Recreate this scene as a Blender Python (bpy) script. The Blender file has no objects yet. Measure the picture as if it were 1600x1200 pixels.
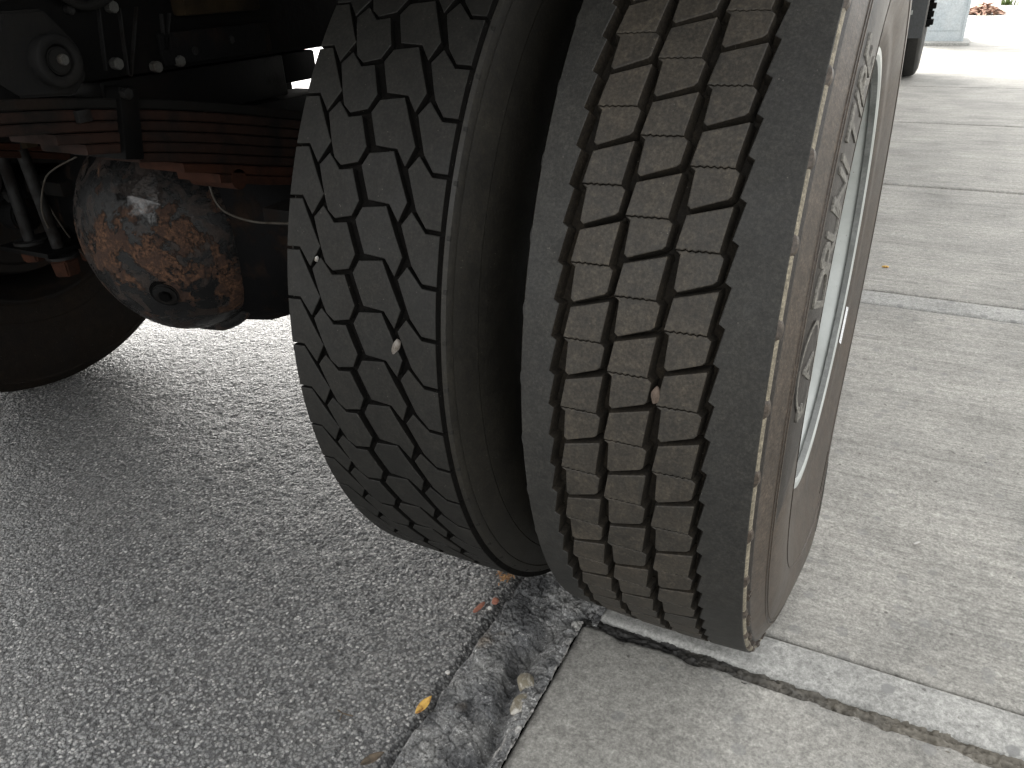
import bpy, bmesh, math, random
import numpy as np
from mathutils import Vector, Matrix

random.seed(7)
rng = np.random.RandomState(11)
PI = math.pi
S = bpy.context.scene
COL = S.collection

# ------------------------------------------------------------------ camera
CAM = Vector((0.2077, -1.1238, 0.9259))
YAW, PITCH, ROLL, FPX = 0.4918, 0.4878, -0.0413, 1223.6


def cam_axes():
    cy, sy, cp, sp = math.cos(YAW), math.sin(YAW), math.cos(PITCH), math.sin(PITCH)
    f = Vector((-sy * cp, cy * cp, -sp))
    r = Vector((cy, sy, 0))
    u = r.cross(f)
    return r * math.cos(ROLL) + u * math.sin(ROLL), -r * math.sin(ROLL) + u * math.cos(ROLL), f


cd = bpy.data.cameras.new('camera')
cam = bpy.data.objects.new('camera', cd)
COL.objects.link(cam)
r_, u_, f_ = cam_axes()
cam.matrix_world = Matrix(((r_.x, u_.x, -f_.x, CAM.x), (r_.y, u_.y, -f_.y, CAM.y), (r_.z, u_.z, -f_.z, CAM.z), (0, 0, 0, 1)))
cd.sensor_width = 36
cd.lens = FPX * 36 / 1600
cd.clip_start = 0.02
cd.clip_end = 500
S.camera = cam

# ------------------------------------------------------------------ sky, sun, exposure
SUN_EL, SUN_AZ = math.radians(38), math.radians(-40)      # azimuth measured from +Y towards +X
W = bpy.data.worlds.new("World")
S.world = W
W.use_nodes = True
wn = W.node_tree
wn.nodes.clear()
sky = wn.nodes.new('ShaderNodeTexSky')
sky.sky_type = 'NISHITA'
sky.sun_disc = False
sky.sun_elevation = SUN_EL
sky.sun_rotation = SUN_AZ
sky.air_density = 1.0
sky.dust_density = 5.0
sky.ozone_density = 1.0
hs = wn.nodes.new('ShaderNodeHueSaturation')
hs.inputs['Saturation'].default_value = 0.10
bg = wn.nodes.new('ShaderNodeBackground')
bg.inputs['Strength'].default_value = 0.15
wo = wn.nodes.new('ShaderNodeOutputWorld')
wn.links.new(sky.outputs[0], hs.inputs['Color'])
tint = wn.nodes.new('ShaderNodeMix'); tint.data_type = 'RGBA'; tint.blend_type = 'MULTIPLY'; tint.inputs[0].default_value = 1.0
tint.inputs[7].default_value = (1.0, 0.987, 0.955, 1)
wn.links.new(hs.outputs[0], tint.inputs[6])
wn.links.new(tint.outputs[2], bg.inputs['Color'])
wn.links.new(bg.outputs[0], wo.inputs['Surface'])
sl = bpy.data.lights.new('sun', 'SUN')
sl.energy = 0.22
sl.angle = math.radians(34)
sl.color = (1.0, 0.95, 0.88)
so = bpy.data.objects.new('sun', sl)
COL.objects.link(so)
sd = Vector((math.sin(SUN_AZ) * math.cos(SUN_EL), math.cos(SUN_AZ) * math.cos(SUN_EL), math.sin(SUN_EL)))
so.rotation_euler = sd.to_track_quat('Z', 'Y').to_euler()
so.location = sd * 30
S.view_settings.view_transform = 'Standard'
S.view_settings.look = 'None'
S.view_settings.gamma = 1
S.view_settings.use_curve_mapping = False
S.view_settings.exposure = 2.45
S.cycles.max_bounces = 6
S.cycles.diffuse_bounces = 4


# ------------------------------------------------------------------ helpers
def tag(o, label=None, cat=None, group=None, kind=None):
    if label: o['label'] = label
    if cat: o['category'] = cat
    if group: o['group'] = group
    if kind: o['kind'] = kind
    return o


def link(o, parent=None):
    COL.objects.link(o)
    if parent is not None:
        o.parent = parent
    return o


def empty(name, loc=(0, 0, 0), parent=None):
    o = bpy.data.objects.new(name, None)
    o.location = loc
    o.empty_display_size = 0.1
    return link(o, parent)


def mesh_from(name, verts, faces, mat=None, smooth=False, mats=None, midx=None):
    me = bpy.data.meshes.new(name)
    me.from_pydata([tuple(v) for v in verts], [], [tuple(f) for f in faces])
    if mat: me.materials.append(mat)
    if mats:
        for m in mats: me.materials.append(m)
    if midx is not None:
        me.polygons.foreach_set('material_index', np.array(midx, dtype=np.int32))
    me.validate()
    me.update()
    if smooth:
        me.polygons.foreach_set('use_smooth', [True] * len(me.polygons))
    return me


def smooth_angle(me, deg=30):
    bm = bmesh.new(); bm.from_mesh(me)
    lim = math.radians(deg)
    for e in bm.edges:
        if len(e.link_faces) == 2 and e.calc_face_angle(0) > lim: e.smooth = False
    for f in bm.faces: f.smooth = True
    bm.to_mesh(me); bm.free()
    return me


def put(name, me, parent=None, loc=(0, 0, 0), rot=(0, 0, 0)):
    o = bpy.data.objects.new(name, me)
    o.location = loc
    o.rotation_euler = rot
    return link(o, parent)


def bm_mesh(name, bm, mat, ang=30):
    bmesh.ops.recalc_face_normals(bm, faces=bm.faces)
    me = bpy.data.meshes.new(name)
    bm.to_mesh(me); bm.free()
    me.materials.append(mat)
    smooth_angle(me, ang)
    return me


def add_box(bm, x0, x1, y0, y1, z0, z1, bev=0.0):
    r = bmesh.ops.create_cube(bm, size=1)
    vs = r['verts']
    for v in vs:
        v.co = Vector(((x0 + x1) / 2 + v.co.x * (x1 - x0), (y0 + y1) / 2 + v.co.y * (y1 - y0), (z0 + z1) / 2 + v.co.z * (z1 - z0)))
    if bev > 0:
        es = list({e for v in vs for e in v.link_edges})
        bmesh.ops.bevel(bm, geom=es, offset=bev, segments=2, affect='EDGES', profile=0.6)


def box(name, x0, x1, y0, y1, z0, z1, mat, parent=None, bev=0.003):
    bm = bmesh.new()
    add_box(bm, x0, x1, y0, y1, z0, z1, bev)
    return put(name, bm_mesh(name, bm, mat), parent)


def cyl_bm(bm, p0, p1, rad0, rad1=None, seg=24):
    rad1 = rad0 if rad1 is None else rad1
    p0, p1 = Vector(p0), Vector(p1)
    d = p1 - p0
    m = Matrix.Translation((p0 + p1) / 2) @ d.to_track_quat('Z', 'Y').to_matrix().to_4x4()
    bmesh.ops.create_cone(bm, cap_ends=True, segments=seg, radius1=rad0, radius2=rad1, depth=d.length, matrix=m)


def cyl(name, p0, p1, rad0, mat, parent=None, rad1=None, seg=24, bev=0.0):
    bm = bmesh.new()
    cyl_bm(bm, p0, p1, rad0, rad1, seg)
    if bev:
        es = [e for e in bm.edges if len(e.link_faces) == 2 and e.calc_face_angle(0) > 1.0]
        bmesh.ops.bevel(bm, geom=es, offset=bev, segments=2, affect='EDGES')
    return put(name, bm_mesh(name, bm, mat, 35), parent)


def tube(name, pts, rad, mat, parent=None, seg=8):
    P = [Vector(p) for p in pts]
    # catmull-rom
    Q = []
    for i in range(len(P) - 1):
        a, b, c, d = P[max(i - 1, 0)], P[i], P[i + 1], P[min(i + 2, len(P) - 1)]
        for k in range(8):
            t = k / 8
            Q.append(0.5 * ((2 * b) + (-a + c) * t + (2 * a - 5 * b + 4 * c - d) * t * t + (-a + 3 * b - 3 * c + d) * t ** 3))
    Q.append(P[-1])
    vs, fs = [], []
    for i, p in enumerate(Q):
        t = (Q[min(i + 1, len(Q) - 1)] - Q[max(i - 1, 0)]).normalized()
        n = t.orthogonal().normalized() if i == 0 else (n - t * n.dot(t)).normalized()
        b = t.cross(n)
        for k in range(seg):
            w = 2 * PI * k / seg
            vs.append(p + n * rad * math.cos(w) + b * rad * math.sin(w))
    for i in range(len(Q) - 1):
        for k in range(seg):
            fs.append((i * seg + k, i * seg + (k + 1) % seg, (i + 1) * seg + (k + 1) % seg, (i + 1) * seg + k))
    fs.append(tuple(range(seg))[::-1])
    fs.append(tuple((len(Q) - 1) * seg + k for k in range(seg)))
    return put(name, mesh_from(name, vs, fs, mat, True), parent)


def lathe(name, prof, mat, seg=160, parent=None, loc=(0, 0, 0), closed=False, ang=25):
    """profile of (x, radius) points turned about the local X axis"""
    vs, fs = [], []
    n = len(prof)
    for i in range(seg):
        a = 2 * PI * i / seg
        c, s = math.cos(a), math.sin(a)
        for x, r in prof: vs.append((x, -r * c, r * s))
    m = n if closed else n - 1
    for i in range(seg):
        j = (i + 1) % seg
        for k in range(m):
            l = (k + 1) % n
            fs.append((i * n + k, i * n + l, j * n + l, j * n + k))
    me = mesh_from(name, vs, fs, mat)
    smooth_angle(me, ang)
    return put(name, me, parent, loc)


# numpy value-noise fbm
_perm = rng.permutation(4096)


def vnoise(x, y, seed=0):
    xi = np.floor(x).astype(int); yi = np.floor(y).astype(int)
    xf = x - xi; yf = y - yi
    u = xf * xf * xf * (xf * (xf * 6 - 15) + 10); v = yf * yf * yf * (yf * (yf * 6 - 15) + 10)

    def h(a, b): return _perm[(_perm[(a + seed * 131) & 4095] + b) & 4095] / 4095.0
    return (h(xi, yi) * (1 - u) + h(xi + 1, yi) * u) * (1 - v) + (h(xi, yi + 1) * (1 - u) + h(xi + 1, yi + 1) * u) * v


def fbm(x, y, sc, oct=4, seed=0, ridge=False):
    t = 0; a = 1; tot = 0
    for o in range(oct):
        n = vnoise(x * sc * 2 ** o + 17.3 * o, y * sc * 2 ** o - 9.1 * o, seed + o)
        if ridge: n = 1 - abs(2 * n - 1)
        t = t + a * n; tot += a; a *= 0.5
    return t / tot


def cellnoise(x, y, sc, seed=0):
    """distance to nearest feature point and second nearest (worley)"""
    X = x * sc; Y = y * sc
    xi = np.floor(X).astype(int); yi = np.floor(Y).astype(int)
    d1 = np.full(X.shape, 9.0); d2 = np.full(X.shape, 9.0); idn = np.zeros(X.shape)
    for dx in (-1, 0, 1):
        for dy in (-1, 0, 1):
            a = xi + dx; b = yi + dy
            h1 = _perm[(_perm[(a + seed * 77) & 4095] + b) & 4095] / 4095.0
            h2 = _perm[(_perm[(a + 911 + seed * 77) & 4095] + b) & 4095] / 4095.0
            d = np.hypot(a + h1 - X, b + h2 - Y)
            m = d < d1
            d2 = np.where(m, d1, np.minimum(d2, d)); idn = np.where(m, h1 * 0.6 + h2 * 0.4, idn); d1 = np.where(m, d, d1)
    return d1, d2, idn


def grid_obj(name, xs, ys, zf, mat, parent=None, skirt=None, smooth=True, keep=None):
    X, Y = np.meshgrid(xs, ys)
    Z = zf(X, Y)
    nx, ny = len(xs), len(ys)
    co = np.stack([X, Y, Z], -1).reshape(-1, 3)
    idx = np.arange(nx * ny).reshape(ny, nx)
    q = np.stack([idx[:-1, :-1], idx[:-1, 1:], idx[1:, 1:], idx[1:, :-1]], -1).reshape(-1, 4)
    if keep is not None:
        cx = X[:-1, :-1].ravel(); cyy = Y[:-1, :-1].ravel()
        q = q[keep(cx, cyy)]
    if skirt is not None:
        ring = list(idx[0, :]) + list(idx[1:, -1]) + list(idx[-1, -2::-1]) + list(idx[-2:0:-1, 0])
        low = co[ring].copy(); low[:, 2] = skirt
        b = len(co); co = np.vstack([co, low]); n = len(ring)
        sk = np.array([[ring[i], b + i, b + (i + 1) % n, ring[(i + 1) % n]] for i in range(n)])
        q = np.vstack([q, sk])
    me = bpy.data.meshes.new(name)
    me.vertices.add(len(co)); me.vertices.foreach_set('co', co.astype(np.float32).ravel())
    me.loops.add(q.size); me.loops.foreach_set('vertex_index', q.astype(np.int32).ravel())
    me.polygons.add(len(q)); me.polygons.foreach_set('loop_start', np.arange(0, q.size, 4, dtype=np.int32))
    me.update(calc_edges=True)
    me.materials.append(mat)
    if smooth: me.polygons.foreach_set('use_smooth', np.ones(len(q), dtype=bool))
    return put(name, me, parent)


# ------------------------------------------------------------------ materials
class NT:
    def __init__(s, name, rough=0.6, spec=0.5, metallic=0.0):
        s.m = bpy.data.materials.new(name); s.m.use_nodes = True
        s.t = s.m.node_tree; s.b = s.t.nodes['Principled BSDF']
        s.b.inputs['Roughness'].default_value = rough
        s.b.inputs['Specular IOR Level'].default_value = spec
        s.b.inputs['Metallic'].default_value = metallic
        s.tc = s.t.nodes.new('ShaderNodeTexCoord')
        s.oi = None

    def n(s, t, **k):
        x = s.t.nodes.new(t)
        for a, b in k.items():
            if a in x.inputs: x.inputs[a].default_value = b
            else: setattr(x, a, b)
        return x

    def l(s, a, b): s.t.links.new(a, b)

    def coord(s, scale=(1, 1, 1), obj=True, rnd=False):
        mp = s.n('ShaderNodeMapping'); mp.inputs['Scale'].default_value = scale
        s.l(s.tc.outputs['Object'], mp.inputs['Vector'])
        if rnd:
            oi = s.n('ShaderNodeObjectInfo')
            mu = s.n('ShaderNodeMath', operation='MULTIPLY'); mu.inputs[1].default_value = 37.0
            s.l(oi.outputs['Random'], mu.inputs[0]); s.l(mu.outputs[0], mp.inputs['Location'])
        return mp.outputs[0]

    def noise(s, sc, det=4, rough=0.55, vec=None, dist=0.0):
        x = s.n('ShaderNodeTexNoise'); x.inputs['Scale'].default_value = sc; x.inputs['Detail'].default_value = det
        x.inputs['Roughness'].default_value = rough; x.inputs['Distortion'].default_value = dist
        s.l(vec if vec is not None else s.tc.outputs['Object'], x.inputs['Vector'])
        return x.outputs[0]

    def voro(s, sc, vec=None, feature='F1', out='Distance', rand=1.0):
        x = s.n('ShaderNodeTexVoronoi'); x.feature = feature; x.inputs['Scale'].default_value = sc
        x.inputs['Randomness'].default_value = rand
        s.l(vec if vec is not None else s.tc.outputs['Object'], x.inputs['Vector'])
        return x.outputs[out]

    def ramp(s, src, stops):
        x = s.n('ShaderNodeValToRGB'); e = x.color_ramp.elements
        while len(e) < len(stops): e.new(0.5)
        for i, (p, c) in enumerate(stops):
            e[i].position = p
            e[i].color = (c, c, c, 1) if not isinstance(c, (tuple, list)) else (*c, 1)
        s.l(src, x.inputs[0])
        return x.outputs[0]

    def mix(s, fac, a, b, mode='MIX'):
        x = s.n('ShaderNodeMix', data_type='RGBA', blend_type=mode)
        for v, i in ((fac, 0), (a, 6), (b, 7)):
            if isinstance(v, (int, float)): x.inputs[i].default_value = v
            elif isinstance(v, (tuple, list)): x.inputs[i].default_value = (*v, 1)
            else: s.l(v, x.inputs[i])
        return x.outputs[2]

    def math(s, op, a, b=None):
        x = s.n('ShaderNodeMath', operation=op)
        for v, i in ((a, 0), (b, 1)):
            if v is None: continue
            if isinstance(v, (int, float)): x.inputs[i].default_value = v
            else: s.l(v, x.inputs[i])
        return x.outputs[0]

    def bump(s, h, dist=0.001, strength=1.0, prev=None):
        x = s.n('ShaderNodeBump'); x.inputs['Distance'].default_value = dist; x.inputs['Strength'].default_value = strength
        s.l(h, x.inputs['Height'])
        if prev is not None: s.l(prev, x.inputs['Normal'])
        return x.outputs[0]

    def out(s, col=None, rough=None, nrm=None):
        if col is not None:
            if isinstance(col, (tuple, list)): s.b.inputs['Base Color'].default_value = (*col, 1)
            else: s.l(col, s.b.inputs['Base Color'])
        if rough is not None: s.l(rough, s.b.inputs['Roughness'])
        if nrm is not None: s.l(nrm, s.b.inputs['Normal'])
        return s.m


def rubber(name, base, dust, amt=0.5, rough=0.62, streak=False, spec=0.4):
    t = NT(name, rough, spec)
    v = t.coord(rnd=True)
    big = t.noise(9, 5, 0.65, v)
    fine = t.noise(140, 4, 0.7, v)
    speck = t.ramp(t.voro(210, v), [(0.0, 1.0), (0.16, 0.0)])
    sel = t.ramp(t.noise(60, 2, 0.5, v), [(0.60, 0.0), (0.66, 1.0)])
    m = t.ramp(big, [(0.30, 0.0), (0.72, 1.0)])
    m = t.math('MULTIPLY', m, amt)
    m2 = t.math('ADD', m, t.math('MULTIPLY', t.ramp(fine, [(0.45, 0.0), (0.8, 1.0)]), amt * 0.8))
    col = t.mix(m2, base, dust)
    col = t.mix(1.0, col, t.ramp(t.noise(330, 3, 0.75, v), [(0.36, 0.62), (0.52, 1.0), (0.66, 1.5)]), 'MULTIPLY')
    col = t.mix(t.math('MULTIPLY', speck, t.math('MULTIPLY', sel, 0.5)), col, (0.22, 0.20, 0.17))
    if streak:
        vs = t.coord((260, 18, 18), rnd=True)
        st = t.ramp(t.noise(1.0, 3, 0.6, vs), [(0.52, 0.0), (0.75, 1.0)])
        col = t.mix(t.math('MULTIPLY', st, 0.35), col, dust)
    col = t.mix(1.0, col, t.ramp(t.noise(55, 4, 0.7, v), [(0.34, 0.78), (0.5, 1.0), (0.68, 1.25)]), 'MULTIPLY')
    rg = t.ramp(big, [(0.3, rough - 0.06), (0.7, rough + 0.12)])
    b = t.bump(fine, 0.0005, 0.55)
    b = t.bump(t.noise(900, 2, 0.6, v), 0.00015, 0.8, b)
    return t.out(col, rg, b)


M = {}
M['tread'] = rubber('worn tread rubber', (0.0165, 0.0155, 0.0132), (0.046, 0.0375, 0.027), 0.7)
M['rib'] = rubber('shoulder rubber', (0.0135, 0.0135, 0.0128), (0.025, 0.0235, 0.0195), 0.55)
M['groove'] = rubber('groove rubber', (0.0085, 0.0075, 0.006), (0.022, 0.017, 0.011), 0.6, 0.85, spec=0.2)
M['drive'] = rubber('drive tread rubber', (0.0078, 0.0077, 0.0068), (0.0150, 0.0135, 0.0105), 0.5, 0.66, spec=0.32)
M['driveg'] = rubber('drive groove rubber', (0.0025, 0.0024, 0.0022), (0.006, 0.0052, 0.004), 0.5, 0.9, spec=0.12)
M['side'] = rubber('dusty sidewall rubber', (0.034, 0.0275, 0.0225), (0.072, 0.055, 0.041), 0.75, 0.42, streak=False)
M['panel'] = rubber('sidewall panel rubber', (0.019, 0.0165, 0.0145), (0.036, 0.030, 0.026), 0.5, 0.45)
M['seam'] = rubber('retread seam rubber', (0.13, 0.115, 0.085), (0.24, 0.21, 0.155), 0.6, 0.6)
M['letter'] = rubber('raised letter rubber', (0.105, 0.10, 0.09), (0.16, 0.15, 0.13), 0.6, 0.55)
M['oldside'] = rubber('old sidewall rubber', (0.0085, 0.008, 0.0068), (0.020, 0.017, 0.011), 0.5, 0.55)
M['brownside'] = rubber('brown dusted sidewall', (0.0048, 0.0040, 0.0034), (0.010, 0.0068, 0.0042), 0.7, 0.8, spec=0.1)


def painted(name, a, b, thr=(0.45, 0.55), rough=0.45, sc=8, bump=0.0008, wet=None, spec=0.5, metallic=0.0, spots=None):
    t = NT(name, rough, spec, metallic)
    n = t.noise(sc, 8, 0.65, dist=0.3)
    m = t.ramp(n, [(thr[0], 0.0), (thr[1], 1.0)])
    f = t.noise(sc * 14, 4, 0.7)
    aa = t.mix(f, tuple(c * 0.6 for c in a), tuple(c * 1.5 for c in a))
    bb = t.mix(f, tuple(c * 0.5 for c in b), tuple(min(1, c * 1.6) for c in b))
    col = t.mix(m, aa, bb)
    rg = t.ramp(m, [(0, rough), (1, min(1, rough + 0.35))])
    if wet is not None:
        w = t.ramp(t.noise(sc * 1.7, 3, 0.5), [(0.5, 0.0), (0.62, 1.0)])
        rg = t.mix(w, rg, wet)
    bp = t.bump(t.math('ADD', m, t.math('MULTIPLY', f, 0.6)), bump, 0.8)
    return t.out(col, rg, bp)


def housing_mat():
    t = NT('oily black housing with rust', 0.5, 0.3)
    n = t.noise(6.5, 10, 0.72, dist=0.4)
    n2 = t.noise(150, 5, 0.8); n3 = t.noise(34, 8, 0.75); n4 = t.noise(17, 8, 0.7, dist=0.8)
    rust = t.mix(t.ramp(n2, [(0.40, 0.0), (0.62, 1.0)]), (0.010, 0.006, 0.0045), (0.12, 0.062, 0.036))
    rust = t.mix(t.ramp(n3, [(0.47, 0.0), (0.58, 0.9)]), rust, (0.030, 0.018, 0.014))
    blk = t.mix(n3, (0.0022, 0.0024, 0.0028), (0.0095, 0.0095, 0.0095))
    brown = t.mix(t.ramp(n2, [(0.40, 0.0), (0.62, 1.0)]), (0.012, 0.0085, 0.007), (0.036, 0.027, 0.023))
    m = t.ramp(t.math('ADD', n, t.math('MULTIPLY', t.math('SUBTRACT', n3, 0.5), 0.25)), [(0.535, 0.0), (0.555, 1.0)])
    mb = t.ramp(n4, [(0.50, 0.0), (0.56, 1.0)])
    col = t.mix(m, t.mix(mb, blk, brown), rust)
    col = t.mix(t.math('MULTIPLY', t.ramp(t.noise(60, 4, 0.7), [(0.66, 0.0), (0.70, 1.0)]), 0.5), col, (0.06, 0.055, 0.05))
    # wet oil spot high on the cover
    vd = t.n('ShaderNodeVectorMath', operation='DISTANCE'); vd.inputs[1].default_value = (-1.025, -0.186, 0.593)
    t.l(t.tc.outputs['Object'], vd.inputs[0])
    wd = t.math('ADD', vd.outputs['Value'], t.math('MULTIPLY', t.math('SUBTRACT', n3, 0.5), 0.16))
    wet = t.ramp(wd, [(0.018, 1.0), (0.045, 0.0)])
    rg = t.mix(wet, t.mix(m, t.mix(mb, (0.27, 0.27, 0.27), (0.6, 0.6, 0.6)), (0.9, 0.9, 0.9)), (0.06, 0.06, 0.06))
    t.l(t.math('ADD', 0.22, t.math('MULTIPLY', wet, 0.5)), t.b.inputs['Specular IOR Level'])
    t.l(wet, t.b.inputs['Coat Weight']); t.b.inputs['Coat Roughness'].default_value = 0.04
    h = t.math('ADD', t.math('MULTIPLY', m, 0.8), t.math('MULTIPLY', n2, 0.7))
    h = t.math('ADD', h, t.math('MULTIPLY', n3, t.math('ADD', 0.6, t.math('MULTIPLY', wet, 6.0))))
    return t.out(col, rg, t.bump(h, 0.0022, 1.0))


M['housing'] = housing_mat()
M['housingdark'] = painted('greasy black axle tube', (0.0028, 0.0028, 0.003), (0.012, 0.008, 0.006), (0.52, 0.64), 0.7, 12, 0.002, spec=0.06)
M['leaf'] = painted('rusty spring steel', (0.015, 0.0072, 0.0050), (0.006, 0.005, 0.0045), (0.45, 0.62), 0.75, 14, 0.0008, spec=0.12)
M['leafdark'] = painted('dirty spring steel', (0.0042, 0.0040, 0.0036), (0.008, 0.0055, 0.0042), (0.5, 0.62), 0.8, 14, 0.0008, spec=0.12)
M['redrust'] = painted('red rust', (0.026, 0.009, 0.0045), (0.016, 0.0075, 0.005), (0.45, 0.6), 0.8, 20, 0.0006, spec=0.12)
M['black'] = painted('black chassis paint', (0.0022, 0.0022, 0.0022), (0.004, 0.003, 0.0025), (0.52, 0.66), 0.45, 10, 0.0005, spec=0.06)
M['greymetal'] = painted('grimy grey metal', (0.0095, 0.0095, 0.0095), (0.005, 0.004, 0.0035), (0.45, 0.6), 0.5, 22, 0.0005, spec=0.12)
M['bare'] = painted('bare metal', (0.09, 0.09, 0.085), (0.04, 0.032, 0.024), (0.5, 0.65), 0.35, 30, 0.0004, metallic=0.6)
M['yellow'] = painted('yellow rust', (0.014, 0.009, 0.0035), (0.006, 0.004, 0.002), (0.42, 0.6), 0.8, 9, 0.0006, spec=0.12)
M['wire'] = painted('wire', (0.042, 0.038, 0.032), (0.022, 0.017, 0.012), (0.5, 0.7), 0.45, 30, 0.0001, spec=0.12)
M['drum'] = painted('brake drum', (0.0045, 0.0036, 0.003), (0.010, 0.006, 0.0035), (0.5, 0.65), 0.7, 10, 0.0006, spec=0.12)
M['body'] = painted('truck body paint', (0.30, 0.31, 0.31), (0.26, 0.26, 0.25), (0.5, 0.65), 0.5, 3, 0.0001)
M['bush'] = painted('dirty bush rubber', (0.0048, 0.0048, 0.0048), (0.008, 0.0076, 0.007), (0.4, 0.6), 0.7, 20, 0.0004, spec=0.12)
M['flap'] = painted('mud flap rubber', (0.045, 0.048, 0.050), (0.06, 0.062, 0.063), (0.4, 0.6), 0.55, 6, 0.0003)

t = NT('painted wheel steel', 0.36, 0.5)
n1 = t.noise(7, 6, 0.7); n2 = t.noise(70, 3, 0.6)
c = t.mix(t.ramp(n1, [(0.4, 0.0), (0.7, 1.0)]), (0.43, 0.45, 0.435), (0.31, 0.325, 0.31))
c = t.mix(t.ramp(n2, [(0.68, 0.0), (0.74, 1.0)]), c, (0.14, 0.12, 0.10))
M['rim'] = t.out(c, None, t.bump(n2, 0.0002, 0.3))
M['rimshade'] = painted('shaded rim seat', (0.10, 0.105, 0.10), (0.17, 0.175, 0.17), (0.4, 0.6), 0.5, 14, 0.0003)  # darker grey paints in the shade of the bead seat
t = NT('white paper label', 0.5)
tx = t.voro(420)
M['sticker'] = t.out(t.mix(t.ramp(tx, [(0.32, 1.0), (0.42, 0.0)]), (0.72, 0.73, 0.74), (0.4, 0.4, 0.42)))


# asphalt
t = NT('asphalt', 0.5, 0.5)
v = t.tc.outputs['Object']
big = t.noise(1.6, 4, 0.6)
wv = t.n('ShaderNodeTexNoise'); wv.inputs['Scale'].default_value = 120
t.l(v, wv.inputs['Vector'])
vm = t.n('ShaderNodeVectorMath', operation='MULTIPLY_ADD'); vm.inputs[1].default_value = (0.006, 0.006, 0.006)
t.l(wv.outputs['Color'], vm.inputs[0]); t.l(v, vm.inputs[2])
warped = vm.outputs[0]
d1 = t.voro(190, warped)
d2 = t.voro(95, warped)
cidx = t.voro(190, warped, out='Color')
sep = t.n('ShaderNodeSeparateColor'); t.l(cidx, sep.inputs[0])
stone = t.ramp(sep.outputs[0], [(0.0, (0.15, 0.152, 0.151)), (0.55, (0.19, 0.191, 0.187)), (0.85, (0.26, 0.258, 0.25)), (1.0, (0.48, 0.47, 0.45))])
edge = t.ramp(d1, [(0.36, 0.0), (0.58, 1.0)])
c = t.mix(edge, stone, (0.050, 0.050, 0.051))
c = t.mix(t.ramp(big, [(0.45, 0.0), (0.75, 0.35)]), c, (0.17, 0.165, 0.155))
hmix = t.math('ADD', t.math('MULTIPLY', t.math('SUBTRACT', 1.0, d1), 0.6), t.math('MULTIPLY', t.math('SUBTRACT', 1.0, d2), 0.8))
hmix = t.math('ADD', hmix, t.math('MULTIPLY', t.noise(420, 3, 0.7), 0.5))
rg = t.ramp(t.noise(150, 3, 0.6), [(0.3, 0.30), (0.7, 0.62)])
M['asphalt'] = t.out(c, rg, t.bump(hmix, 0.0052, 1.0))


def concrete(name, a, b, broom=True, spots=0.5, rough=0.75, dirt=(0.10, 0.098, 0.095), dirtamt=0.5, seed=0.0):
    t = NT(name, rough, 0.4)
    mp = t.n('ShaderNodeMapping'); mp.inputs['Location'].default_value = (seed, seed * 1.7, 0)
    t.l(t.tc.outputs['Object'], mp.inputs['Vector']); v = mp.outputs[0]
    n1 = t.noise(2.2, 5, 0.65, v); n2 = t.noise(11, 6, 0.7, v); n3 = t.noise(210, 5, 0.8, v); n4 = t.noise(70, 5, 0.7, v)
    c = t.mix(t.ramp(n2, [(0.32, 0.0), (0.7, 1.0)]), a, b)
    c = t.mix(t.math('MULTIPLY', t.ramp(n1, [(0.45, 0.0), (0.70, 1.0)]), dirtamt), c, dirt)
    c = t.mix(1.0, c, t.ramp(t.noise(5.5, 7, 0.75, v), [(0.36, 0.74), (0.50, 1.0), (0.66, 1.10)]), 'MULTIPLY')
    # salt-and-pepper grain
    gl = t.ramp(n3, [(0.32, 0.55), (0.47, 0.90), (0.54, 1.06), (0.70, 1.5)])
    c = t.mix(1.0, c, gl, 'MULTIPLY')
    g2 = t.ramp(n4, [(0.34, 0.72), (0.55, 1.0), (0.70, 1.22)])
    c = t.mix(1.0, c, g2, 'MULTIPLY')
    h = t.math('ADD', n3, t.math('MULTIPLY', n4, 0.8))
    if broom:
        mpb = t.n('ShaderNodeMapping'); mpb.inputs['Scale'].default_value = (9, 170, 1); t.l(v, mpb.inputs['Vector'])
        bn = t.noise(1.0, 4, 0.65, mpb.outputs[0], 0.4)
        mpc = t.n('ShaderNodeMapping'); mpc.inputs['Scale'].default_value = (2.2, 26, 1); t.l(v, mpc.inputs['Vector'])
        bn2 = t.noise(1.0, 5, 0.65, mpc.outputs[0], 0.5)
        c = t.mix(1.0, c, t.ramp(bn, [(0.30, 0.82), (0.5, 1.0), (0.72, 1.2)]), 'MULTIPLY')
        c = t.mix(1.0, c, t.ramp(bn2, [(0.34, 0.82), (0.52, 1.0), (0.7, 1.08)]), 'MULTIPLY')
        h = t.math('ADD', h, t.math('MULTIPLY', bn, 0.9))
    sp = t.ramp(t.math('ADD', t.voro(19.0, v), t.math('MULTIPLY', t.math('SUBTRACT', n4, 0.5), 0.16)), [(0.17, 1.0), (0.21, 0.0)])
    sel = t.ramp(n1, [(0.38, 0.0), (0.44, 1.0)])
    c = t.mix(t.math('MULTIPLY', t.math('MULTIPLY', sp, sel), spots), c, (0.19, 0.19, 0.186))
    sp2 = t.ramp(t.voro(48, v), [(0.12, 1.0), (0.16, 0.0)])
    c = t.mix(t.math('MULTIPLY', t.math('MULTIPLY', sp2, t.ramp(n2, [(0.52, 0.0), (0.58, 1.0)])), 0.7), c, (0.06, 0.055, 0.05))
    return t.out(c, None, t.bump(h, 0.0014, 0.75))


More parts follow.
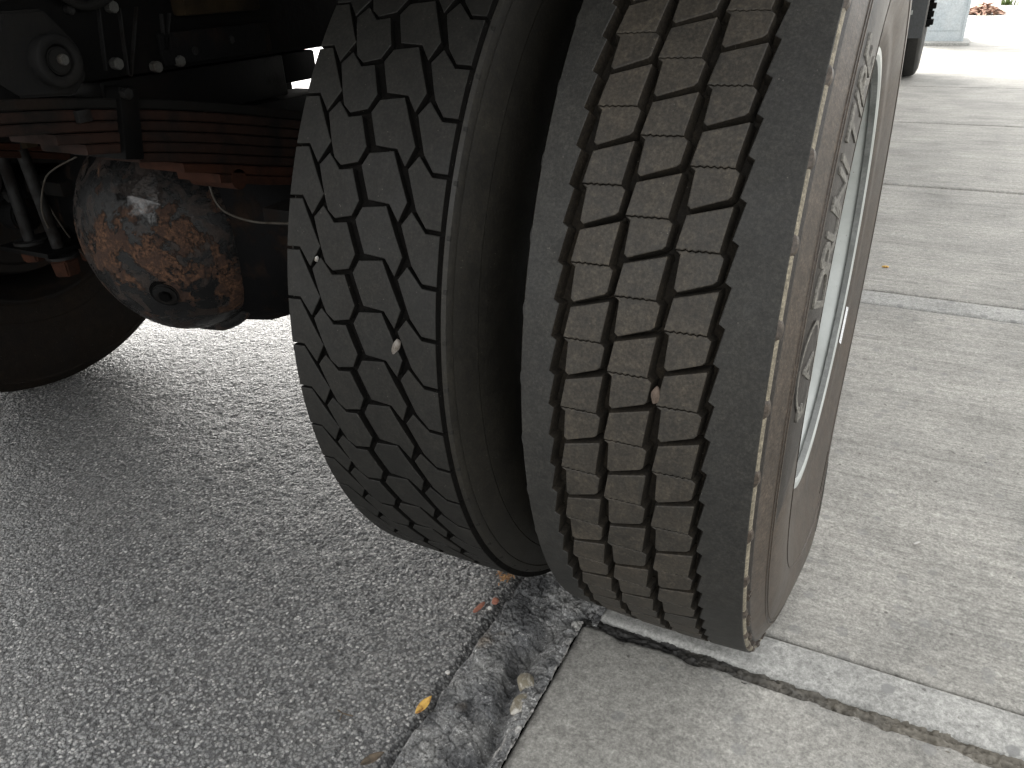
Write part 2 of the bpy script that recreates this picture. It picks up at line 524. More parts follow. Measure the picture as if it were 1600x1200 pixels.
M['slab'] = concrete('broomed concrete', (0.375, 0.365, 0.335), (0.295, 0.285, 0.260), True, 0.45, dirt=(0.165, 0.162, 0.152), dirtamt=0.6)
M['slabnear'] = concrete('stained near concrete', (0.335, 0.325, 0.298), (0.255, 0.248, 0.228), False, 0.5, dirt=(0.135, 0.136, 0.132), dirtamt=0.9, seed=3.1)
M['band'] = concrete('trowelled concrete edging', (0.41, 0.407, 0.385), (0.32, 0.318, 0.302), False, 0.8, dirt=(0.22, 0.22, 0.21), seed=1.3)
M['kerb'] = concrete('broken kerb concrete', (0.260, 0.260, 0.254), (0.149, 0.149, 0.147), False, 0.3, dirt=(0.093, 0.094, 0.096), dirtamt=0.8, seed=5.2)
def kerb_mat():
    t = NT('broken kerb stone', 0.8, 0.35)
    n1 = t.noise(14, 5, 0.65); n2 = t.noise(75, 6, 0.75); n3 = t.noise(300, 4, 0.8)
    c = t.mix(t.ramp(n1, [(0.38, 0.0), (0.62, 1.0)]), (0.15, 0.152, 0.155), (0.25, 0.248, 0.24))
    c = t.mix(t.ramp(n2, [(0.56, 0.0), (0.66, 0.8)]), c, (0.52, 0.515, 0.50))
    c = t.mix(t.ramp(n2, [(0.34, 0.8), (0.44, 0.0)]), c, (0.07, 0.068, 0.065))
    c = t.mix(t.ramp(t.noise(11, 5, 0.7), [(0.50, 0.0), (0.58, 0.75)]), c, (0.055, 0.056, 0.058))
    c = t.mix(t.ramp(t.noise(9, 3, 0.6), [(0.60, 0.0), (0.68, 0.55)]), c, (0.20, 0.155, 0.11))
    c = t.mix(1.0, c, t.ramp(n3, [(0.34, 0.6), (0.5, 1.0), (0.68, 1.6)]), 'MULTIPLY')
    return t.out(c, None, t.bump(t.math('ADD', n2, t.math('MULTIPLY', n3, 0.5)), 0.004, 0.9))


M['kerb'] = kerb_mat()
M['kerblight'] = concrete('pale crumbled mortar', (0.46, 0.45, 0.43), (0.34, 0.33, 0.31), False, 0.2, seed=6.2)
def tar_mat():
    t = NT('dirty joint filler', 0.6, 0.4)
    sx = t.n('ShaderNodeSeparateXYZ'); t.l(t.tc.outputs['Object'], sx.inputs[0])
    g = t.math('ADD', t.math('MULTIPLY', sx.outputs[0], 1.6), t.noise(16, 5, 0.7))
    f = t.ramp(g, [(0.55, 0.0), (1.0, 1.0)])
    n = t.noise(110, 5, 0.75)
    c = t.mix(f, t.mix(n, (0.012, 0.012, 0.012), (0.045, 0.043, 0.040)), t.mix(n, (0.055, 0.050, 0.040), (0.22, 0.20, 0.165)))
    return t.out(c, None, t.bump(n, 0.002, 0.9))


M['tar'] = tar_mat()
M['soil'] = painted('joint dirt', (0.075, 0.066, 0.054), (0.15, 0.135, 0.115), (0.45, 0.65), 0.85, 40, 0.003)
M['stone'] = painted('river stone', (0.16, 0.14, 0.10), (0.42, 0.40, 0.36), (0.48, 0.60), 0.7, 45, 0.001)
M['pebble'] = painted('pale pebble', (0.42, 0.41, 0.39), (0.30, 0.27, 0.23), (0.5, 0.6), 0.7, 90, 0.0005)
M['chip'] = painted('grey stone chip', (0.17, 0.155, 0.14), (0.10, 0.085, 0.07), (0.4, 0.6), 0.7, 120, 0.0005)
M['tanpebble'] = painted('tan pebble', (0.10, 0.072, 0.054), (0.07, 0.052, 0.040), (0.4, 0.6), 0.7, 90, 0.0005)
M['leafyellow'] = painted('dry yellow leaf', (0.55, 0.34, 0.08), (0.22, 0.10, 0.03), (0.5, 0.6), 0.6, 60, 0.0004)
M['brick'] = painted('brick chip', (0.30, 0.12, 0.075), (0.20, 0.085, 0.06), (0.4, 0.6), 0.85, 60, 0.0005)
M['shaving'] = painted('wood shaving', (0.42, 0.24, 0.10), (0.24, 0.12, 0.06), (0.4, 0.6), 0.7, 120, 0.0003)
M['twig'] = painted('twig', (0.10, 0.075, 0.05), (0.05, 0.04, 0.03), (0.4, 0.6), 0.8, 60, 0.0003)
M['galv'] = painted('galvanised sheet', (0.50, 0.54, 0.56), (0.42, 0.47, 0.50), (0.4, 0.62), 0.5, 5, 0.0002)
M['weed'] = painted('weed green', (0.08, 0.13, 0.03), (0.12, 0.16, 0.05), (0.4, 0.6), 0.6, 30, 0.0002)
M['husk'] = painted('dry brown leaf litter', (0.30, 0.15, 0.11), (0.42, 0.30, 0.22), (0.4, 0.6), 0.8, 30, 0.0005)

# ------------------------------------------------------------------ ground
KX0, KX1 = -0.276, -0.146          # kerb between asphalt and pavement


def zasphalt(X, Y):
    wx = X + 0.0035 * (vnoise(X * 140, Y * 140, 3) - 0.5); wy = Y + 0.0035 * (vnoise(X * 140, Y * 140, 5) - 0.5)
    d1, d2, i = cellnoise(wx, wy, 165, 4)
    e1, e2, j = cellnoise(wx, wy, 62, 8)
    h = 0.0021 * (0.3 + 0.9 * i) * (1 - np.clip(d1, 0, 1) ** 2) + 0.0010 * j * (1 - np.clip(e1 * 1.1, 0, 1) ** 2)
    pit = np.clip((fbm(X, Y, 42, 3, 14) - 0.60) / 0.12, 0, 1)
    return -0.0115 - 0.010 * np.clip((X + 0.292) / 0.020, 0, 1) + h * (1 - 0.25 * pit) - 0.0006 * pit + 0.006 * fbm(X, Y, 1.6, 3, 9) + 0.003 * fbm(X, Y, 24, 3, 2)


road = grid_obj('asphalt_road', np.arange(-2.1, -0.262, 0.0026), np.concatenate([np.arange(-1.0, 0.3, 0.0026), np.arange(0.3, 1.15, 0.0040)]), zasphalt, M['asphalt'])
tag(road, 'dark coarse asphalt road surface under the truck', kind='structure')
# the road goes on around the finely modelled patch
wide = grid_obj('asphalt_road', np.concatenate([[-220, -60, -20], np.arange(-8, -0.26, 0.12), [-0.262]]),
                np.concatenate([[-220, -60, -20], np.arange(-8, 12, 0.15), [20, 60, 220]]),
                lambda X, Y: -0.016 + 0.004 * fbm(X, Y, 3, 2, 8), M['asphalt'])
tag(wide, 'asphalt road running on beyond the truck to the horizon', kind='structure')


def chunks(X, Y, sc, seed, amp, crack):
    d1, d2, i = cellnoise(X + 0.35 / sc * (fbm(X, Y, sc * 2.2, 3, seed + 3) - 0.5), Y + 0.35 / sc * (fbm(X, Y, sc * 2.2, 3, seed + 7) - 0.5), sc, seed)
    return amp * (i - 0.5) - crack * np.clip(1 - (d2 - d1) / 0.16, 0, 1)


def zkerb(X, Y):
    z = -0.002 + 0.012 * (fbm(X, Y, 16, 3, 23) - 0.4)
    z = z + chunks(X, Y, 38, 3, 0.0075, 0.003) + chunks(X, Y, 95, 5, 0.0040, 0.0012) + chunks(X, Y, 240, 7, 0.0018, 0.0004)
    z = z + 0.0026 * (fbm(X, Y, 150, 3, 25) - 0.5)
    # channel beside the pavement edge, deeper towards the viewer
    cx = -0.184 + 0.014 * np.sin(Y * 21) + 0.008 * (fbm(X * 0, Y, 30, 3, 26) - 0.5) + 0.02 * np.clip((-0.36 - Y) / 0.3, -1, 1) * -1 * 0.3
    wd = 0.013 + 0.005 * fbm(X * 0, Y, 14, 2, 27)
    ch = np.exp(-((X - cx) / wd) ** 2) * np.clip((-0.25 - Y) / 0.06, 0, 1)
    z = z + 0.004 - 0.026 * ch
    # socket left of the middle
    z = z - 0.014 * np.exp(-(((X + 0.229) / 0.013) ** 2 + ((Y + 0.475) / 0.020) ** 2)) + 0.006 * np.exp(-(((X + 0.243) / 0.010) ** 2 + ((Y + 0.49) / 0.016) ** 2))
    # raised broken rim of mortar next to the pavement
    rim = np.clip((X + 0.168) / 0.012, 0, 1)
    z = z + rim * 0.007 * fbm(X, Y, 70, 3, 28, True) * np.clip((-0.27 - Y) / 0.03, 0, 1)
    # crumbled hole at the pavement corner
    z = z - 0.010 * np.exp(-(((X + 0.150) / 0.016) ** 2 + ((Y + 0.262) / 0.025) ** 2))
    z = z + 0.007 * np.exp(-(((X + 0.215) / 0.035) ** 2 + ((Y + 0.19) / 0.06) ** 2))
    # falls to the road on its left side
    z = z - 0.016 * np.clip((-0.272 - X + 0.006 * (fbm(X, Y, 40, 2, 29) - 0.5)) / 0.008, 0, 1)
    return z


kerb = empty('kerb')
tag(kerb, 'broken rough concrete kerb between asphalt and pavement', kind='structure')
grid_obj('kerb_stone', np.arange(-0.283, -0.1195, 0.0012), np.arange(-0.72, 0.02, 0.0012), zkerb, M['kerb'], kerb,
         keep=lambda x, y: (x < -0.1418) | ((y > -0.262) & (y < -0.166)))
grid_obj('kerb_stone', np.arange(-0.283, -0.1425, 0.008), np.concatenate([np.arange(0.021, 4, 0.012), np.arange(4, 24, 0.2)]),
         lambda X, Y: -0.004 + 0.012 * (fbm(X, Y, 12, 4, 23) - 0.5), M['kerb'], kerb, skirt=-0.05)
grid_obj('kerb_stone', np.arange(-0.283, -0.1425, 0.01), np.arange(-6, -0.721, 0.02),
         lambda X, Y: -0.006 + 0.012 * (fbm(X, Y, 12, 4, 23) - 0.5), M['kerb'], kerb, skirt=-0.05)

grid_obj('mortar_edge', np.arange(-0.160, -0.1415, 0.0012), np.arange(-0.74, -0.262, 0.0012),
         lambda X, Y: -0.0085 + 0.011 * fbm(X, Y, 60, 3, 71) * np.clip((X + 0.160) / 0.012, 0, 1) + chunks(X, Y, 70, 9, 0.006, 0.003) + chunks(X, Y, 200, 4, 0.0015, 0.0004) + 0.003, M['kerblight'], kerb)
pave = empty('pavement')
tag(pave, 'grey concrete pavement of broomed slabs and smooth edging bands', kind='structure')


def edge_drop(d, w=0.008, h=0.006): return -h * np.exp(-np.clip(d, 0, 1) / w)


def slab(name, x0, x1, y0, y1, mat, z=0.0, fine=0.006, ragged=0.0, seed=0, tilt=0.0):
    xs = np.unique(np.concatenate([[x0, x0 + 0.0015, x0 + 0.003, x0 + 0.006, x0 + 0.012], np.arange(x0 + 0.02, min(x1, 0.9), fine * 1.5), np.arange(max(x0 + .02, 0.9), x1, 0.25), [x1]]))
    k = max(3, int((y1 - y0) / (fine * 2.0))) if (y1 - y0) < 0.3 else int(min(160, (y1 - y0) / (fine * 2)))
    mid = np.linspace(y0 + 0.015, y1 - 0.015, k)
    ys = np.unique(np.concatenate([[y0, y0 + 0.0015, y0 + 0.003, y0 + 0.006, y0 + 0.010], mid, [y1 - 0.010, y1 - 0.006, y1 - 0.003, y1 - 0.0015, y1]]))

    def zf(X, Y):
        d = np.minimum(np.minimum(X - x0, x1 - X), np.minimum(Y - y0, y1 - Y))
        zz = z + edge_drop(d, 0.0035, 0.006) + 0.003 * (fbm(X, Y, 3, 3, 40 + seed) - 0.5) + 0.0008 * (fbm(X, Y, 40, 3, 41 + seed) - 0.5)
        if ragged:
            dy = np.minimum(Y - y0, y1 - Y)
            rg = ragged * fbm(X, Y * 0 + seed, 26, 4, 43 + seed)
            zz = zz - 0.010 * np.clip((rg - dy) / 0.004, 0, 1)
        return zz + tilt * (X - x0)
    return grid_obj(name, xs, ys, zf, mat, pave, skirt=-0.06)


JY = -0.262
slab('concrete_slab', -0.1425, 6.0, -2.2, JY + 0.002, M['slabnear'], -0.001, 0.004, 0.017, 1)
slab('concrete_band', -0.122, 6.0, -0.243, -0.168, M['band'], 0.002, 0.005, 0.0, 2)
slab('concrete_slab', -0.1425, 6.0, -0.164, 1.296, M['slab'], 0.0, 0.008, 0.0, 3)
slab('concrete_band', -0.1425, 6.0, 1.300, 1.408, M['band'], 0.001, 0.006, 0.0, 4)
slab('concrete_slab', -0.1425, 6.0, 1.414, 2.800, M['slab'], 0.0, 0.01, 0.006, 5)
y = 2.822
for k, L in enumerate([1.62, 1.62, 1.62, 1.62, 1.62, 1.62, 3, 3, 3]):
    slab('concrete_slab', -0.1425, 6.0, y, y + L - 0.012, M['slab'], 0.0, 0.02, 0.0, 6 + k)
    y += L
slab('concrete_slab', -0.1425, 6.0, -4.4, -2.21, M['slabnear'], 0.0, 0.02, 0.0, 30)
# joint filler and bed below the slabs
grid_obj('joint_filler', np.arange(-0.146, 1.2, 0.0018), np.arange(-0.280, -0.236, 0.0016),
         lambda X, Y: -0.0065 + 0.010 * (fbm(X, Y * 2.5, 40, 4, 50, True) - 0.55) + chunks(X, Y * 1.6, 85, 12, 0.006, 0.002) + 0.002 * (fbm(X, Y, 300, 2, 53) - 0.5) - 0.003 * np.clip(1 - np.abs(Y + 0.246) / 0.005, 0, 1), M['tar'], pave)
bedm = grid_obj('joint_dirt', np.concatenate([[-0.143], np.arange(0, 6.1, 0.5)]), np.concatenate([[-4.4], np.arange(-2, 2, 0.5), np.arange(2, 26, 1.0)]),
                lambda X, Y: X * 0 - 0.017, M['soil'], pave)
gr = grid_obj('ground', np.array([6.01, 8, 20, 60, 220.]), np.array([-220, -60, -20, -8, 0, 8, 26, 60, 220.]), lambda X, Y: X * 0 - 0.01, M['slab'])
tag(gr, 'pale concrete ground beyond the pavement', kind='structure')
gr2 = grid_obj('ground', np.array([-0.262, 2, 4, 6.01]), np.array([23.0, 40, 60, 220.]), lambda X, Y: X * 0 - 0.012, M['slab'])
tag(gr2, 'pale concrete ground far ahead of the truck', kind='structure')
gr3 = grid_obj('ground', np.array([-0.262, 2, 4, 6.01]), np.array([-220., -60, -20, -4.41]), lambda X, Y: X * 0 - 0.012, M['slab'])
tag(gr3, 'pale concrete ground behind the truck', kind='structure')

# ------------------------------------------------------------------ truck
truck = empty('truck', (0, 0, 0))
tag(truck, 'dark heavy truck seen from behind, dual rear wheels straddling the broken kerb', 'truck')
R0 = 0.525
PO, PI_ = 0.1345, 0.1064          # angular pitch of the outer and inner tread pattern


def bent_block(name, outlines, R, depth, mat, crown=None, draft=0.0012, bev=0.0007, step=0.006, wallmat=None):
    """outlines: closed polygons of (x, s) with s = arc length (up positive); raised by depth and bent round the tyre"""
    bm = bmesh.new()
    for poly in outlines:
        n = len(poly)
        area = sum(poly[i][0] * poly[(i + 1) % n][1] - poly[(i + 1) % n][0] * poly[i][1] for i in range(n))
        P = [Vector((p[0], p[1])) for p in (poly if area > 0 else poly[::-1])]

        def off(d):
            out = []
            for i in range(n):
                a, b, c = P[i - 1], P[i], P[(i + 1) % n]
                e1 = (b - a).normalized(); e2 = (c - b).normalized()
                n1 = Vector((e1.y, -e1.x)); n2 = Vector((e2.y, -e2.x))
                m = (n1 + n2)
                m = m / max(m.length_squared, 0.6) * 2
                out.append(b + m * d)
            return out
        rings = [(off(-bev), 0.0), (off(-bev * 0.3), -bev * 0.35), (P, -bev), (off(draft), -depth)]
        vr = [[bm.verts.new((p.x, p.y, h)) for p in ring] for ring, h in rings]
        bm.faces.new(vr[0])
        for a, b in zip(vr[:-1], vr[1:]):
            for i in range(n):
                f = bm.faces.new((a[i], b[i], b[(i + 1) % n], a[(i + 1) % n]))
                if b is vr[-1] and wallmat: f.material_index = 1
    s0 = min(v.co.y for v in bm.verts); s1 = max(v.co.y for v in bm.verts)
    k = s0 + step
    while k < s1:
        bmesh.ops.bisect_plane(bm, geom=bm.verts[:] + bm.edges[:] + bm.faces[:], plane_co=(0, k, 0), plane_no=(0, 1, 0), dist=1e-5)
        k += step
    big = [f for f in bm.faces if len(f.verts) > 4]
    bmesh.ops.triangulate(bm, faces=big)
    for v in bm.verts:
        x, s, h = v.co
        rr = R + h - (crown(x) if crown else 0)
        a = s / R
        v.co = (x, -rr * math.cos(a), rr * math.sin(a))
    bmesh.ops.recalc_face_normals(bm, faces=bm.faces)
    me = bpy.data.meshes.new(name); bm.to_mesh(me); bm.free()
    me.materials.append(mat)
    if wallmat: me.materials.append(wallmat)
    for p in me.polygons: p.use_smooth = False
    return me


# ---- outer tyre (three ribs of sawtooth blocks between plain shoulders)
outer = lambda x: 0.0035 * ((x - 0.0094) / 0.115) ** 2
GD = 0.0150
prof_r = [(0.1243, 0.5195), (0.1262, 0.5180), (0.1272, 0.5150), (0.1262, 0.5115), (0.1254, 0.5090), (0.1270, 0.5072), (0.1287, 0.5050), (0.1290, 0.5030),
          (0.1335, 0.4940), (0.1375, 0.4850), (0.1395, 0.4800), (0.1390, 0.4780), (0.1402, 0.4765), (0.1445, 0.4600), (0.1470, 0.4400), (0.1478, 0.4220),
          (0.1472, 0.4050), (0.1450, 0.3850), (0.1412, 0.3620), (0.1370, 0.3420), (0.1345, 0.3300), (0.1352, 0.3270), (0.1335, 0.3180), (0.1300, 0.3060), (0.1265, 0.2985)]
XC = 0.0094
prof_l = [(2 * XC - x, r) for x, r in prof_r]
floor_r = R0 - GD - 0.001
carc = prof_l[::-1] + [(-0.1052, 0.5195 - 0.0003), (-0.1040, floor_r - 0.002), (0.0094, floor_r), (0.1230, floor_r - 0.002), (0.1238, 0.5192)] + prof_r
tyre_o = lathe('tyre', carc, M['side'], 188, truck, (0, 0, R0))
tag(tyre_o, 'worn retread tyre with three rows of blocks, standing on the pavement')
tyre_o.data.materials.append(M['groove']); tyre_o.data.materials.append(M['seam']); tyre_o.data.materials.append(M['panel'])
for p in tyre_o.data.polygons:
    cx, cr = p.center.x, math.hypot(p.center.y, p.center.z)
    if cr > 0.505 and -0.1052 < cx < 0.1236: p.material_index = 1
    elif cx > 0.12 and cr > 0.5100: p.material_index = 2
    elif cx > 0.12 and 0.5030 < cr < 0.5085: p.material_index = 3
    elif cx > 0.12 and 0.4765 < cr < 0.4805: p.material_index = 3
    elif cx < -0.1: p.material_index = 1


def saw(ph):                       # ph counts half pitches going up; drifts right going up, jumps back
    f = ph - math.floor(ph)
    return -0.0058 * (1 - f) / 0.9 if f > 0.10 else -0.0058 * (f / 0.10)


def shoulder(name, xe, xi, phase, side):
    N = 47 * 2
    offs = [0.0, 0.10, 0.5, 0.75]
    vs, fs = [], []
    na = 0
    for i in range(N):
        for o in offs:
            ph = i + o
            a = ph * (2 * PI / N) + phase
            x = xi + saw(ph)
            bev = 0.0008 * (-side)
            ring = [(x - side * 0.0028, floor_r - 0.001), (x, R0 - outer(x) - 0.0007), (x - bev, R0 - outer(x)), ((x + xe) / 2, R0 - outer((x + xe) / 2)),
                    (xe, R0 - outer(xe)), (xe + 0.0006 * side, R0 - outer(xe) - 0.0009), (xe + 0.0006 * side, 0.514)]
            for X, r in ring: vs.append((X, -r * math.cos(a), r * math.sin(a)))
            na += 1
    m = 7
    mi = []
    for i in range(na):
        j = (i + 1) % na
        for k in range(m - 1):
            fs.append((i * m + k, i * m + k + 1, j * m + k + 1, j * m + k)); mi.append(1 if k == 0 else 0)
    me = mesh_from(name, vs, fs, None, False, [M['rib'], M['groove']], mi)
    return put(name, me, tyre_o)


shoulder('shoulder_rib', 0.1240, 0.0835, 0.31 * PO, 1)
shoulder('shoulder_rib', -0.1052, -0.0695, 0.31 * PO, -1)


def rib_block(xl, xr, seed):
    rr = random.Random(seed)
    p = PO * R0
    g = 0.0052
    sk = 0.149 * p                      # right end of the joint sits higher
    sl = -0.455 * p; sr = sk - 0.595 * p
    wave = []
    nW = 13
    for i in range(nW + 1):
        u = i / nW
        wave.append((xl - 0.0048 + (xr - xl) * u, sl + (sr - sl) * u + (0.00055 * (1 if i % 2 else -1) * (0.5 + rr.random()) if 1 < i < nW - 1 else 0)))
    cg = 0.0005
    up = [(xl, -g / 2), (xr - 0.0004, sk - g / 2), (xr, sk - g / 2 - 0.0012), (xr - 0.0046, sr + cg + 0.0030)] + [(x, s + cg) for x, s in wave[::-1]]
    low = [(x + 0.0005, s - cg) for x, s in wave] + [(xr - 0.0004, sr - cg - 0.0032), (xr - 0.0030, sk - p + g / 2 + 0.0030), (xr - 0.0058, sk - p + g / 2),
           (xl + 0.0026, -p + g / 2), (xl - 0.0008, -p + g / 2 + 0.0030), (xl + 0.0003, sl - cg - 0.0032)]
    return [up, low]


ribs = [(-0.0578, -0.0207, 0.6477), (-0.0122, 0.0262, 0.7347), (0.0365, 0.0740, 0.6888)]
for xl, xr, ph in ribs:
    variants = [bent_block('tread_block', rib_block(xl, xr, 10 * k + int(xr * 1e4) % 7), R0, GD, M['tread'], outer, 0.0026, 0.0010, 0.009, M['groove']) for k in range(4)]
    rest = []
    for k in range(-6, 41):
        a = ph - PO * k
        me = variants[random.randrange(4)]
        if k > 16:
            rest.append(a); continue
        put('tread_block', me, tyre_o, (0, 0, 0), (-a, 0, 0))
    # front side of the tyre, out of sight: one part
    bm = bmesh.new()
    for a in rest:
        tmp = variants[0].copy(); tmp.transform(Matrix.Rotation(-a, 4, 'X')); bm.from_mesh(tmp); bpy.data.meshes.remove(tmp)
    me = bpy.data.meshes.new('tread_blocks'); bm.to_mesh(me); bm.free(); me.materials.append(M['tread']); me.materials.append(M['groove'])
    put('tread_blocks', me, tyre_o)['kind'] = 'stuff'

# shoulder lugs along the light seam (one per pitch)
bm = bmesh.new()
L = 0.020
for i in range(9):
    t_ = i / 8
    s = (t_ - 0.5) * L; h = 0.0046 * math.sin(PI * t_) ** 0.5
    a = s / 0.5175
    for (x, r) in ((0.1236, 0.5215 - 0.0012), (0.1236 + h, 0.5190), (0.1250 + h, 0.5150), (0.1255, 0.5110)):
        bm.verts.new((x, -r * math.cos(a), r * math.sin(a)))
bm.verts.ensure_lookup_table()
for i in range(8):
    for k in range(3):
        bm.faces.new([bm.verts[i * 4 + k], bm.verts[i * 4 + k + 1], bm.verts[(i + 1) * 4 + k + 1], bm.verts[(i + 1) * 4 + k]])
lug = bm_mesh('shoulder_lug', bm, M['side'], 40)
lugl = lug.copy(); lugl.materials[0] = M['rib']
for v in lugl.vertices: v.co.x = -0.1052 - (v.co.x - 0.1236) * 0.6
for k in range(47):
    a = 0.654 - (PO) * k + 0.27
    if -1.35 < a < 1.35:
        put('shoulder_lug', lug, tyre_o, (0, 0, 0), (-a, 0, 0))
        put('shoulder_lug', lugl, tyre_o, (0, 0, 0), (-a + 0.03, 0, 0))
# buttress slots near the shoulder : short raised ticks
tick = bent_block('buttress_rib', [[(0.1255, -0.0016), (0.1295, -0.0016), (0.1295, 0.0016), (0.1255, 0.0016)]], 0.5125, 0.006, M['side'], None, 0.0006, 0.0004, 0.01)
for k in range(47):
    for q in range(3):
        a = 0.654 - PO * k + 0.20 + (q - 1) * 0.018
        if -1.25 < a < -0.35: put('buttress_rib', tick, tyre_o, (0, 0, 0), (-a, 0, 0))


def ring_arc(name, rad0, rad1, xf, a0, a1, mat, parent, th=0.0006, seg=90, taper=0):
    vs, fs = [], []
    for i in range(seg + 1):
        a = a0 + (a1 - a0) * i / seg
        w = 1.0
        if taper: w = min(1.0, max(0.02, (i / seg) / taper))
        ra = rad0; rb = rad0 + (rad1 - rad0) * w
        for r, dx in ((ra, -0.002), (ra, th), (rb, th), (rb, -0.002)):
            vs.append((xf(r) + dx, -r * math.cos(a), r * math.sin(a)))
    for i in range(seg):
        for k in range(3):
            fs.append((i * 4 + k, i * 4 + k + 1, (i + 1) * 4 + k + 1, (i + 1) * 4 + k))
    fs.append((0, 1, 2, 3)); fs.append(tuple(seg * 4 + k for k in range(4)))
    me = mesh_from(name, vs, fs, mat)
    return put(name, me, parent)


def xside(r):
    P = sorted(prof_r, key=lambda q: q[1])
    return float(np.interp(r, [q[1] for q in P], [q[0] for q in P]))


def side_panel(rad_out, rad_in, a0, a1, mat, parent, th, seg=110, rows=10):
    vs, fs = [], []
    for i in range(seg + 1):
        u = i / seg
        a = a0 + (a1 - a0) * u
        ri = rad_in + (rad_out - rad_in) * (max(0, 1 - u / 0.10)) ** 0.8
        for k in range(rows + 1):
            r = ri + (rad_out - ri) * k / rows
            e = 0.0 if (k in (0, rows)) else th
            vs.append((xside(r) + e - (0.0006 if e == 0 else 0), -r * math.cos(a), r * math.sin(a)))
    n = rows + 1
    for i in range(seg):
        for k in range(rows): fs.append((i * n + k, i * n + k + 1, (i + 1) * n + k + 1, (i + 1) * n + k))
    me = mesh_from('sidewall_panel', vs, fs, mat); smooth_angle(me, 30)
    return put('sidewall_panel', me, parent)


side_panel(0.4755, 0.405, -0.215, 1.5, M['panel'], tyre_o, 0.0005)  # proud panel; darker, less dusty rubber also paints in recess shade
for rr_ in (0.4790, 0.4735, 0.402):
    ring_arc('sidewall_ring', rr_, rr_ + 0.0016, xside, -PI, PI - 0.001, M['side'], tyre_o, 0.0010, 160)

# raised letters round the sidewall, read upwards along the rear of the wheel
fontc = {}


def letter(ch, a, rad, size, mat, parent, extr=0.0014, circle=False):
    cu = bpy.data.curves.new('letter', 'FONT'); cu.body = ch; cu.size = size; cu.extrude = extr; cu.align_x = 'CENTER'; cu.align_y = 'CENTER'
    cu.bevel_depth = 0.0003; cu.resolution_u = 3
    to = bpy.data.objects.new('letter', cu); COL.objects.link(to)
    dg = bpy.context.evaluated_depsgraph_get()
    me = bpy.data.meshes.new_from_object(to.evaluated_get(dg))
    bpy.data.objects.remove(to); bpy.data.curves.remove(cu)
    for v in me.vertices:
        w, h, e = v.co.x * 1.15, v.co.y, v.co.z
        r = rad + h
        aa = a + w / rad
        v.co = (xside(r) + e + 0.0006, -r * math.cos(aa), r * math.sin(aa))
    me.materials.clear(); me.materials.append(mat)
    o = put('letter', me, parent)
    return o


for ch, a in zip('DRUNITIRE', (0.322, 0.388, 0.452, 0.505, 0.564, 0.632, 0.689, 0.735, 0.791)):
    letter(ch, a, 0.4465, 0.050, M['letter'], tyre_o)
letter('A', 0.156, 0.4465, 0.036, M['letter'], tyre_o)
letter('F', 0.062, 0.4465, 0.034, M['letter'], tyre_o)
# round emblem outline round the A
vs, fs = [], []
for i in range(48):
    w = 2 * PI * i / 48
    for k, rr_ in enumerate((0.0275, 0.0305)):
        r = 0.4465 + math.sin(w) * rr_ * 0.85; aa = 0.156 + math.cos(w) * rr_ * 1.5 / 0.4465
        vs.append((xside(r) + 0.0021, -r * math.cos(aa), r * math.sin(aa)))
for i in range(48): fs.append((i * 2, i * 2 + 1, ((i + 1) % 48) * 2 + 1, ((i + 1) % 48) * 2))
put('emblem_ring', mesh_from('emblem_ring', vs, fs, M['letter']), tyre_o)
# fine embossed data lines lower on the wall
for k in range(4):
    r = 0.425 - 0.010 * k
    ring_arc('embossed_line', r, r + 0.0022, xside, -1.55 - 0.05 * k, -1.95, M['groove'], tyre_o, 0.0004, 30)
    for q in range(1): pass
# white bar-code label on the far half of the sidewall
vs, fs = [], []
ns = 14
for i in range(ns + 1):
    ph = math.radians(28 + 12 * i / ns)
    for r in (0.3075, 0.3185):
        vs.append((xside(r) + 0.0012, r * math.cos(ph), -r * math.sin(ph)))
for i in range(ns): fs.append((2 * i, 2 * i + 1, 2 * i + 3, 2 * i + 2))
# placed on the front half where the camera sees it past the rim
STK = put('barcode_label', mesh_from('barcode_label', vs, fs, M['sticker']), tyre_o)

# rim of the outer wheel
def bulge(me):
    for v in me.vertices:
        if v.co.x > 0.06:
            r = math.hypot(v.co.y, v.co.z); a = math.atan2(v.co.z, -v.co.y)
            d = a + PI / 2
            d = (d + PI) % (2 * PI) - PI
            v.co.x += 0.013 * math.exp(-(d / 0.42) ** 2) * max(0.0, 1 - abs(r - 0.435) / 0.085)


bulge(tyre_o.data)
for c_ in list(tyre_o.children):
    if c_.name.split('.')[0] in ('sidewall_ring', 'embossed_line', 'sidewall_panel'): bulge(c_.data)
rim = lathe('rim', [(0.1190, 0.2830), (0.1275, 0.2850), (0.1300, 0.2900), (0.1300, 0.2985), (0.1275, 0.3010), (0.1240, 0.3005), (0.1215, 0.2960), (0.1190, 0.2900),
                    (0.1140, 0.2855), (0.100, 0.2800), (0.092, 0.2790), (0.060, 0.2740), (0.055, 0.268), (0.02, 0.262), (-0.06, 0.262), (-0.075, 0.24), (-0.085, 0.19),
                    (-0.078, 0.14), (-0.065, 0.12), (-0.065, 0.04)][::1], M['rim'], 160, truck, (0, 0, R0))
rim.data.materials.append(M['rimshade'])
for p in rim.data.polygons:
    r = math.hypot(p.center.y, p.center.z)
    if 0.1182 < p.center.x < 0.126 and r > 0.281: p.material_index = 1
rim.data.flip_normals()
tag(rim, 'grey-white painted steel rim of the outer wheel')
lathe('valve_hub', [(-0.066, 0.13), (0.0, 0.125), (0.03, 0.11), (0.045, 0.08), (0.05, 0.01)], M['greymetal'], 48, rim)
for k in range(10):
    a = 2 * PI * k / 10
    cyl('wheel_nut', (-0.075, 0.165 * math.cos(a), 0.165 * math.sin(a)), (-0.045, 0.165 * math.cos(a), 0.165 * math.sin(a)), 0.017, M['bare'], rim, seg=6)

